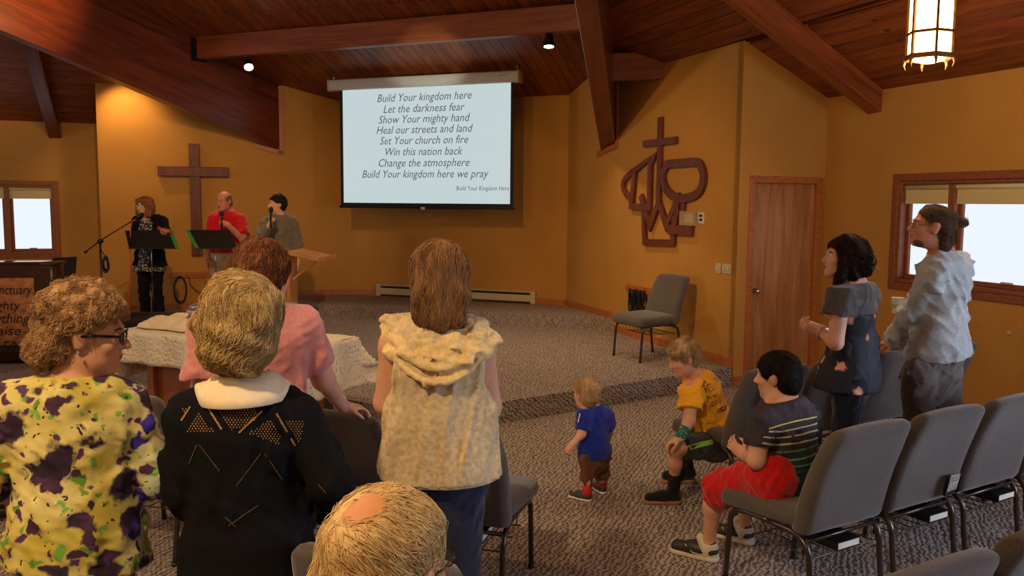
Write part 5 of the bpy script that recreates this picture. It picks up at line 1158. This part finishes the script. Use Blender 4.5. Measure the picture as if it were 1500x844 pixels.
sd=Sd(); E(0,-.012,.040,r=(.084,.098,.086)); E(0,-.06,-.02,r=(.072,.045,.06)); E(.0,.055,.075,r=(.06,.045,.03)); sd.sub(p.hl(0,.13,-.03),V(.13,.078,.075),p.hR,.02); sd.sub(p.hl(-.085,.0,-.03),V(.03,.035,.035),p.hR,.01); sd.amp=.007; sd.fr=50
p.hair(sd,.005,HK,1300,lambda q: nz(V(q[0]*3,.25 if q[1]>0 else -.5,-.6 if q[2]<.09 else .25)),L=.055,w=.001,lift=.006,curl=.25,seed=10); p.face()
# ---- 8 boy in the striped t-shirt
J=dict(f=nz(V(-.72,.69,0)),S=.84,floor=0,H=Q(1139,551,3.94),N=Q(1145,588,3.92),P=Q(1158,694,3.90),sL=Q(1117,614,3.78),sR=Q(1180,610,4.02),eL=Q(1108,674,3.76),wL=Q(1091,668,3.95),eR=Q(1184,668,4.10),wR=Q(1128,690,4.25),hL=Q(1132,700,3.82),hR=Q(1165,698,4.02),kL=Q(1047,715,4.08),kR=Q(1092,704,4.36),aL=V(1.0,4.14,.09),aR=V(1.24,4.36,.09))
J['tL']=V(.88,4.22,.03); J['tR']=V(1.13,4.45,.03)
p=Person('dark-haired boy in a grey striped t-shirt and red shorts sitting on the aisle chair',J)
p.body(.0058,SK_k,1.12,.95,rot((-.80,.58,-.12)),hands=[('L',(-.55,.3,.45),(.6,.6,0),-1,.5),('R',(-.8,.4,0),(0,0,-1),1,.4)])
k=NT('charcoal_jersey_fading_teal',.85); Z=k.xyz()[2]; k.col(k.ramp(k.math('MULTIPLY',Z,1.0),[(.48,(22,52,62)),(.60,(28,44,50)),(.72,(54,46,52)),(.95,(62,54,62))])); k.bump(k.noise(200),.2,.002); M_str=k.m
sd=Sd(); hem=Q(1160,712,3.92); torso(sd,J,1.14,.018,down=(hem,.15,1.25)); 
for a in 'LR': arm(sd,J,a,1.15,.012,.66,.04,cuff=.008)
sd.cut(hem-V(0,0,.04),(0,0,-1)); ncut(sd,J); sd.amp=.008; sd.fr=57; sd.seed=2; p.part('tee_shirt',sd,.0058,M_str,keep=True); S8=p.bv['tee_shirt']
cx=lambda x,y:(1060+x/3.84,500+y/3.84)
for pts,w,c in(([(255,492),(330,468),(420,446),(500,430),(522,426)],2.0,(226,214,96)),([(255,508),(330,506),(420,488),(500,470),(524,460)],2.2,(206,196,146)),([(222,538),(300,543),(400,532),(480,512),(527,500)],2.4,(200,190,150)),([(216,572),(290,582),(400,574),(480,558),(528,542)],2.6,(190,190,150)),([(216,606),(290,624),(400,618),(480,600),(528,580)],3.0,(84,130,108)),([(206,640),(260,660),(350,668),(440,662),(520,632)],3.0,(92,150,122)),([(350,706),(420,704),(470,695),(518,676)],2.2,(80,134,116)),([(195,690),(270,722),(380,740),(500,722)],3.5,(36,72,86))):
    decal('shirt_stripe',p,S8,[band(smoothpx:=[tuple(q[:2]) for q in smooth_path([V(*cx(*a),0) for a in pts],4)],w)],plain('stripe_%d_%d'%(c[0],c[2]),c,.85,var=.04),.0025,stuff=False)
sd=Sd()
for a,t in(('L',.97),('R',.9)): sd.cone(J['h'+a],J['h'+a]+(J['k'+a]-J['h'+a])*t,.108,.088,.03,flat=True); 
sd.cone(J['hL'],J['hR'],.125,.125,.04); sd.ell(J['kL']+(J['hL']-J['kL'])*.1-V(0,0,.03),(.09,.07,.08),None,.03); sd.amp=.008; sd.fr=46; sd.seed=9; p.part('shorts',sd,.006,fabric('red_nylon',(176,14,16),(206,26,26),60,.15))
M_sh=plain('dark_brown_shoe_leather',(44,36,32),.5); M_cr=plain('cream_leather',(206,196,168),.5,var=.04)
for a in 'LR':
    d=nz(J['t'+a]-J['a'+a]); hl_=V(*(J['a'+a]-V(d[0],d[1],0)*.055)[:2],0); to=hl_+nz(V(d[0],d[1],0))*.25; dd_=nz(to-hl_)
    o=shoe(p,hl_,to,0,M_sh,M_cr,1.0,high=.015); sd=Sd(); q=hl_+dd_*.035; sd.cone(q+V(0,0,.04),q+V(0,0,.085)+dd_*.01,.0375,.038,.02,flat=True); sd.ell(q+V(0,0,.05)+dd_*.02,(.040,.040,.05),None,.01); sd.cone(q+dd_*.04+V(0,0,.07),q+dd_*.06+V(0,0,.105),.030,.022,.02); p.part('shoe_collar',sd,.005,M_cr)
    n_=V(dd_[1],-dd_[0],0)*(-1 if a=='L' else -1); 
    if n_[1]>0: n_=-n_
    T=BVHTree.FromPolygons([tuple(x) for x in p.bv['shoe'][0]],[tuple(int(i) for i in x) for x in p.bv['shoe'][1]]); up_=[(.045,.062),(.060,.044),(.085,.036),(.12,.042),(.165,.066)]; lo_=[(.165,.062),(.12,.033),(.085,.022),(.052,.030),(.038,.060)]
    pl=[]
    for x,z in up_+lo_:
        lc_,no,_,_=T.ray_cast(Vector(hl_+dd_*x+V(0,0,z)+n_*.2),Vector(-n_)); pl.append((np.array(lc_) if lc_ is not None else hl_+dd_*x+V(0,0,z)+n_*.036)+n_*.004)
    n5=len(pl); g=G(); g.add(pl,[(i,i+1,n5-2-i,n5-1-i) for i in range(4)]); fix(p.part('side_mark',(np.array(g.v),g.f),0,M_cr,smooth=False))
sd=Sd(); E(0,-.012,.036,r=(.083,.102,.087)); E(0,-.055,-.02,r=(.079,.055,.075)); sd.sub(p.hl(0,.13,-.025),V(.13,.072,.08),p.hR,.015); 
for x in(-1,1): sd.sub(p.hl(x*.09,-.0,-.035),V(.03,.040,.045),p.hR,.01)
sd.amp=.002; sd.fr=60; p.hair(sd,.005,hairmat('short_black_hair',(14,10,9),(34,26,22)),1500,(0,-.3,-.9),L=.025,w=.0009,lift=.003,curl=.1,seed=11); p.face()
# ---- 9 dark-haired woman
J=std(Q(1246,600,4.62)[:2],(-.88,.47),1.62); J.update(H=Q(1236,379,4.6),N=Q(1252,412,4.62),P=Q(1247,548,4.65),sL=Q(1232,436,4.46),sR=Q(1268,432,4.78),eL=Q(1224,502,4.42),wL=Q(1202,486,4.56),eR=Q(1246,500,4.92),wR=Q(1200,482,4.80))
p=Person('dark-haired woman facing left in a grey top with a floral back, wrists together',J)
p.body(.0065,SK,.98,.95,rot((-.97,.08,.10)),hands=[('L',(-.85,.25,.30),(.1,.7,.6),1,.5),('R',(-.85,-.25,.30),(0,-.7,.6),-1,.5)],jaw=.9,tk=dict(bust=.015))
k=NT('navy_floral_chiffon',.7); fo=k.vor(10,k.coord((1,1,1))); n_=k.noise(34,detail=3); ff=k.math('ADD',fo,k.math('MULTIPLY',n_,.5)); Z=k.xyz()[2]
pat=k.ramp(ff,[(.43,(226,168,136)),(.50,(150,86,60)),(.55,(14,14,28))]); k.col(k.mix(k.ramp(Z,[(1.195,(0.,0.,0.)),(1.20,(1.,1.,1.))]),pat,(84,76,74))) if False else k.col(pat); M_nf=k.m
hem=Q(1240,566,4.62); 
def topw(extra,lo,hi,mat,name,sleeve):
    sd=Sd(); torso(sd,J,.98,.014+extra,down=(hem,.165,1.1)); sd.cone(J['P']+V(0,0,.15),hem-V(0,0,.02),.145,.172,.06,w=p.f,f=1.1)
    if sleeve:
        for a in 'LR': arm(sd,J,a,1.25,.016,.42,.05,cuff=.016)
    sd.cut(V(0,0,lo),(0,0,-1)); sd.cut(V(0,0,hi) if hi<1.4 else J['Nc'],(0,0,1) if hi<1.4 else J['u']); sd.amp=.008; sd.fr=54; sd.seed=3; return p.part(name,sd,.0065,mat)
zs=Q(1255,458,4.6)[2]; topw(0,hem[2]-.01,zs,M_nf,'floral_panel',False); topw(.001,zs-.002,2,fabric('grey_jersey',(70,66,66),(96,90,88)),'top',True)
trousers(p,.98,.010,.008,fabric('dark_denim',(12,16,30),(26,34,56),260))
sd=Sd(); E(0,-.02,.040,r=(.092,.110,.100)); E(0,-.10,.0,r=(.055,.055,.055)); E(0,-.125,-.01,r=(.035,.035,.045)); sd.cone(p.hl(.055,.0,.0),p.hl(.06,.0,-.17),.040,.018,.04); sd.cone(p.hl(-.055,.015,.0),p.hl(-.055,.03,-.19),.042,.018,.04); sd.cone(p.hl(0,-.07,-.02),p.hl(-.02,-.05,-.14),.06,.03,.04)
sd.sub(p.hl(0,.125,-.03),V(.13,.075,.09),p.hR,.02); sd.amp=.008; sd.fr=45; HD=hairmat('dark_brown_hair',(24,14,10),(58,34,24),(92,58,40)); p.hair(sd,.0055,HD,1600,(0,-.45,-.8),L=.09,w=.0009,lift=.004,curl=.35,seed=12)
g=G(); r=np.random.default_rng(5)
for i in range(26):
    a=p.hl(-.02+.03*r.normal(),-.135+.01*r.normal(),.0+.02*r.normal()); d=nz(V(.5+.3*r.normal(),.2*r.normal(),.7*r.normal()+.2)); g.tube([a,a+d*.03,a+d*.06+V(.01,0,-.012)],[.0012,.001,.0004],3,False)
p.part('flyaway_hair',(np.array(g.v),g.f),0,hairmat('blond_hair_ends',(160,110,60),(214,170,110))).__setitem__('kind','stuff'); p.face()
g=G(); c=J['wL']+nz(J['eL']-J['wL'])*.03; d=nz(J['eL']-J['wL']); x=nz(np.cross(d,(0,0,1))); y=np.cross(d,x)
g.tube([c+(x*math.cos(a)+y*math.sin(a))*.033 for a in np.linspace(0,6.283,17)],.0035,5,False); p.part('bracelet',(np.array(g.v),g.f),0,M_chrome)
# ---- 10 man in the pale shirt with a small ponytail
J=std(Q(1368,620,4.95)[:2],(-.78,.62),1.80); J.update(H=Q(1364,333,4.92),N=Q(1382,372,4.95),P=Q(1372,540,4.95),sL=Q(1366,398,4.82),sR=Q(1398,392,5.08),eL=Q(1342,455,4.92),wL=Q(1309,500,5.30),eR=Q(1398,452,5.40),wR=Q(1330,448,5.45))
for a,x,y in(('L',1346,4.84),('R',1382,5.02)): J['h'+a]=Q(x,550,y); J['k'+a]=Q(x+2,672,y); J['a'+a]=V(*Q(x+8,700,y)[:2],.085)
p=Person('tall bearded man with glasses and a small ponytail in a pale shirt by the window',J)
p.body(.0065,SK_m,1.05,1.03,rot((-.94,.22,.10)),hands=[('L',(-.7,.45,-.25),(0,.1,-1),1,.4),('R',(-.75,.1,.1),(0,-1,.1),-1,1.0)],neckr=.062)
M_shirt=fabric('pale_chambray',(150,156,156),(196,200,196),150,.2); sd=Sd(); hem=Q(1372,520,4.95); torso(sd,J,1.05,.022,down=(hem-V(0,0,.02),.178,1.2)); sd.cone(J['P']+p.u*.25,hem-V(0,0,.02),.160,.182,.06,w=p.f,f=1.12)
for a in 'LR': arm(sd,J,a,1.15,.026,1.93,.05,cuff=.008)
sd.cone(J['Nc']-p.u*.02,J['Nc']+p.u*.03,.068,.064,.02); ncut(sd,J,.03,-.2); sd.cut(hem-V(0,0,.012),nz(V(.1,0,-1))); sd.amp=.022; sd.lim=.014; sd.fr=36; sd.seed=7; sd.stretch=(1,1,.6); p.part('shirt',sd,.0065,M_shirt)
trousers(p,.98,.012,.008,fabric('grey_cargo_cloth',(78,70,64),(112,102,94)),amp=.012,wst=.10)
sd=Sd(); E(0,-.02,.038,r=(.087,.107,.093)); E(0,-.07,-.03,r=(.078,.055,.085)); sd.cone(p.hl(0,-.08,-.05),p.hl(.0,-.07,-.125),.06,.035,.04); E(0,-.135,.04,r=(.022,.030,.024)); E(0,-.158,.045,r=(.018,.024,.026)); sd.sub(p.hl(0,.140,-.01),V(.13,.088,.105),p.hR,.02); sd.sub(p.hl(-.09,.005,-.02),V(.03,.03,.04),p.hR,.01); sd.amp=.006; sd.fr=50
p.hair(sd,.0055,hairmat('dark_wavy_hair',(56,42,32),(110,86,62),(150,122,90)),1500,(0,-.9,-.25),L=.07,w=.0009,lift=.004,curl=.4,seed=13); p.face(); p.glasses(M_wire)
sd=Sd(); E(0,.045,-.085,r=(.054,.046,.034)); sd.sub(p.hl(0,.098,-.058),V(.022,.02,.010),p.hR,.005); sd.cut(p.hl(0,0,-.045),p.hR@V(0,.25,1)); p.part('beard',sd,.005,plain('short_beard',(98,72,56),.9,var=.2,scale=200,bump=.6))
cc=J['wR']+V(-.075,-.02,-.045)
g=G(); g.lathe([(.030,0),(.030,.004),(.040,.098),(.042,.10),(.038,.100),(.030,.01)],(0,0,0),18); cup=mesh('paper_cup',g.m(),plain('white_paper_cup',(226,216,196),.6,var=.02),None,True); cup.location=tuple(cc); tag(cup,'white paper cup held up beside the bearded man','cup')
g=G(); g.lathe([(.0355,.035),(.0375,.060)],(0,0,0),18); g.f=g.f[:-2]; g.f=[f_ for i,f_ in enumerate(g.f) if 9<=i%18<=15]; q=mesh('cup_print',g.m(),plain('faint_green_print',(150,170,130),.7),cup,True); q.scale=(1.02,1.02,1)
# ---- 11 woman singing on the stage
ZS=.175
J=std((*Q(221,400,10.85)[:2],ZS),(-.22,-.97),1.64); J['floor']=ZS; J.update(H=Q(212,303,10.78),eL=Q(247,352,10.75),wL=Q(242,343,10.50),eR=Q(197,352,10.80),wR=Q(213,352,10.74))
p=Person('red-haired woman singing on the stage in a black cardigan behind a music stand',J)
p.body(.0085,SK,1.02,1.0,rot((-.28,-.94,.04)),hands=[('L',(.35,-.7,.3),(-.3,.2,.9),1,.3),('R',(.7,-.2,-.3),(0,0,1),-1,.4)],jaw=.9)
k=NT('black_white_print_blouse',.8); k.col(k.ramp(k.math('ADD',k.vor(42),k.math('MULTIPLY',k.noise(60),.5)),[(.50,(226,216,200)),(.62,(52,48,50))])); M_blo=k.m
sd=Sd(); hem=Q(220,397,10.85); torso(sd,J,1.04,.014,down=(hem,.20,1.3)); sd.cut(hem,(0,0,-1)); ncut(sd,J,-.02,.5); p.part('blouse',sd,.009,M_blo)
sd=Sd(); torso(sd,J,1.04,.030,down=(Q(220,388,10.85),.20,1.25))
for a in 'LR': arm(sd,J,a,1.15,.020,1.55,.04)
c=(J['sL']+J['sR'])/2+p.f*.12; sd.subs.append(('c',c+V(0,0,.08),J['P']+p.f*.18-V(0,0,.2),.075,.070,.01,None,1,False)); sd.cut(Q(220,389,10.85),(0,0,-1)); ncut(sd,J); sd.amp=.008; p.part('cardigan',sd,.0085,BLKF)
trousers(p,1.0,.014,.011,BLKF,flare=.02)
for a in 'LR': shoe(p,J['a'+a]+V(0,.06,-.085),J['a'+a]+V(-.03,-.17,-.085),ZS,M_bshoe,M_bshoe,.9)
sd=Sd(); E(0,-.02,.040,r=(.098,.112,.098)); E(-.07,.01,-.03,r=(.040,.065,.10)); E(.07,.01,-.03,r=(.040,.065,.10)); E(0,-.06,-.05,r=(.09,.06,.09)); E(0,.07,.075,r=(.065,.035,.032)); sd.sub(p.hl(0,.135,-.04),V(.060,.085,.095),p.hR,.02); sd.amp=.009; sd.fr=50
p.hair(sd,.007,hairmat('copper_hair',(96,58,34),(150,100,62),(196,150,104)),700,(0,0,-1),L=.07,w=.0016,lift=.004,curl=.4,seed=14); p.face(mouth=.006); p.glasses(M_wire)
sd=Sd(); sd.cone(Q(233,335,10.5),Q(250,341,10.45),.03,.022,.02); sd.amp=.012; sd.fr=50; p.part('red_scarf',sd,.007,plain('red_cloth',(176,30,30),.8))
# ---- 12 man in the red polo shirt
J=std((*Q(332,400,10.75)[:2],ZS),(-.25,-.96),1.76); J['floor']=ZS; J.update(H=Q(328,295,10.66),sR=Q(314,324,10.72),sL=Q(352,323,10.76),eR=Q(308,356,10.70),wR=Q(304,384,10.62),eL=Q(357,353,10.62),wL=Q(333,329,10.46))
p=Person('bald man with glasses in a red polo shirt holding a microphone on the stage',J)
p.body(.0085,SK_m,1.08,1.02,rot((-.30,-.93,-.12)),hands=[('R',(.05,-.2,-1),(1,0,0),-1,.35),('L',(-.75,-.1,.25),(0,.9,.2),1,1.1)],neckr=.062)
sd=Sd(); hem=Q(334,370,10.75); torso(sd,J,1.12,.018,down=(hem,.18,1.2),belly=.03)
for a in 'LR': arm(sd,J,a,1.25,.018,.78,.05,cuff=.012)
sd.cut(hem,(0,0,-1)); ncut(sd,J,.02,.3); sd.amp=.008; sd.fr=51; p.part('polo_shirt',sd,.0085,fabric('red_pique',(180,12,18),(210,22,28),120))
trousers(p,1.12,.018,.011,fabric('khaki_twill',(176,152,112),(206,184,144)))
g=G(); c=J['P']+p.u*.128; g.tube([c+p.r*math.cos(a)*.19+p.f*math.sin(a)*.15 for a in np.linspace(0,6.283,25)],.014,6,False); p.part('belt',(np.array(g.v),g.f),0,M_black)
for a in 'LR': shoe(p,J['a'+a]+V(0,.06,-.085),J['a'+a]+V(-.03,-.20,-.085),ZS,M_bshoe,M_bshoe,1)
sd=Sd(); E(0,-.014,.028,r=(.081,.101,.086)); E(0,-.05,-.03,r=(.079,.058,.06)); sd.sub(p.hl(0,.05,.13),V(.09,.13,.085),p.hR,.02); sd.sub(p.hl(0,.13,-.03),V(.14,.10,.12),p.hR,.01); p.hair(sd,.007,hairmat('grey_brown_fringe_hair',(92,66,44),(132,104,76)),300,(0,0,-1),L=.02,w=.0014,lift=.002,seed=15); p.face(mouth=.004); p.glasses(M_wire)
hd_=J['wL']+V(-.075,-.035,.02); mic(hd_+V(.015,0,-.13),Q(325,312,10.46),'black microphone in the hand of the man in red')
# ---- 13 young man in the grey shirt
J=std((*Q(408,400,10.55)[:2],ZS),(-.55,-.83),1.76); J['floor']=ZS; J.update(H=Q(406,300,10.5),N=Q(410,321,10.52),sR=Q(392,326,10.44),sL=Q(426,325,10.62),eR=Q(381,352,10.30),wR=Q(394,330,10.16),eL=Q(436,358,10.64),wL=Q(437,386,10.56))
p=Person('young dark-haired man in a grey shirt singing into a hand microphone beside the lectern',J)
p.body(.0085,SK,.98,.98,rot((-.82,-.56,.03)),hands=[('R',(.35,-.1,.65),(.6,.5,-.3),1,1.1),('L',(0,-.15,-1),(-1,0,0),1,.25)])
M_gs=fabric('grey_green_shirt',(96,88,70),(128,120,100),150); sd=Sd(); hem=Q(410,376,10.55); torso(sd,J,1.0,.022,down=(hem,.18,1.2))
for a in 'LR': arm(sd,J,a,1.15,.020,1.95,.05)
sd.cut(hem,(0,0,-1)); ncut(sd,J,.025,.3); sd.amp=.014; sd.fr=48; sd.seed=4; p.part('shirt',sd,.0085,M_gs)
trousers(p,1,.016,.011,fabric('grey_trousers',(40,40,44),(62,62,68)))
for a in 'LR': shoe(p,J['a'+a]+V(.03,.06,-.085),J['a'+a]+V(-.10,-.16,-.085),ZS,M_bshoe,M_bshoe,1)
sd=Sd(); E(0,-.018,.040,r=(.086,.106,.092)); E(0,-.055,-.01,r=(.081,.058,.07)); sd.sub(p.hl(0,.135,-.03),V(.13,.082,.095),p.hR,.015); sd.sub(p.hl(.085,.02,-.04),V(.03,.05,.045),p.hR,.01); sd.amp=.006; sd.fr=50; p.hair(sd,.007,hairmat('short_dark_hair',(18,13,11),(44,32,25)),500,(0,.2,.3),L=.03,w=.0014,lift=.005,curl=.3,seed=16); p.face(mouth=.006)
g0=J['wR']+V(.025,-.02,.06); mic(g0+V(.0,.0,-.09),Q(397,306,10.10),'black microphone in the hand of the young man in grey')
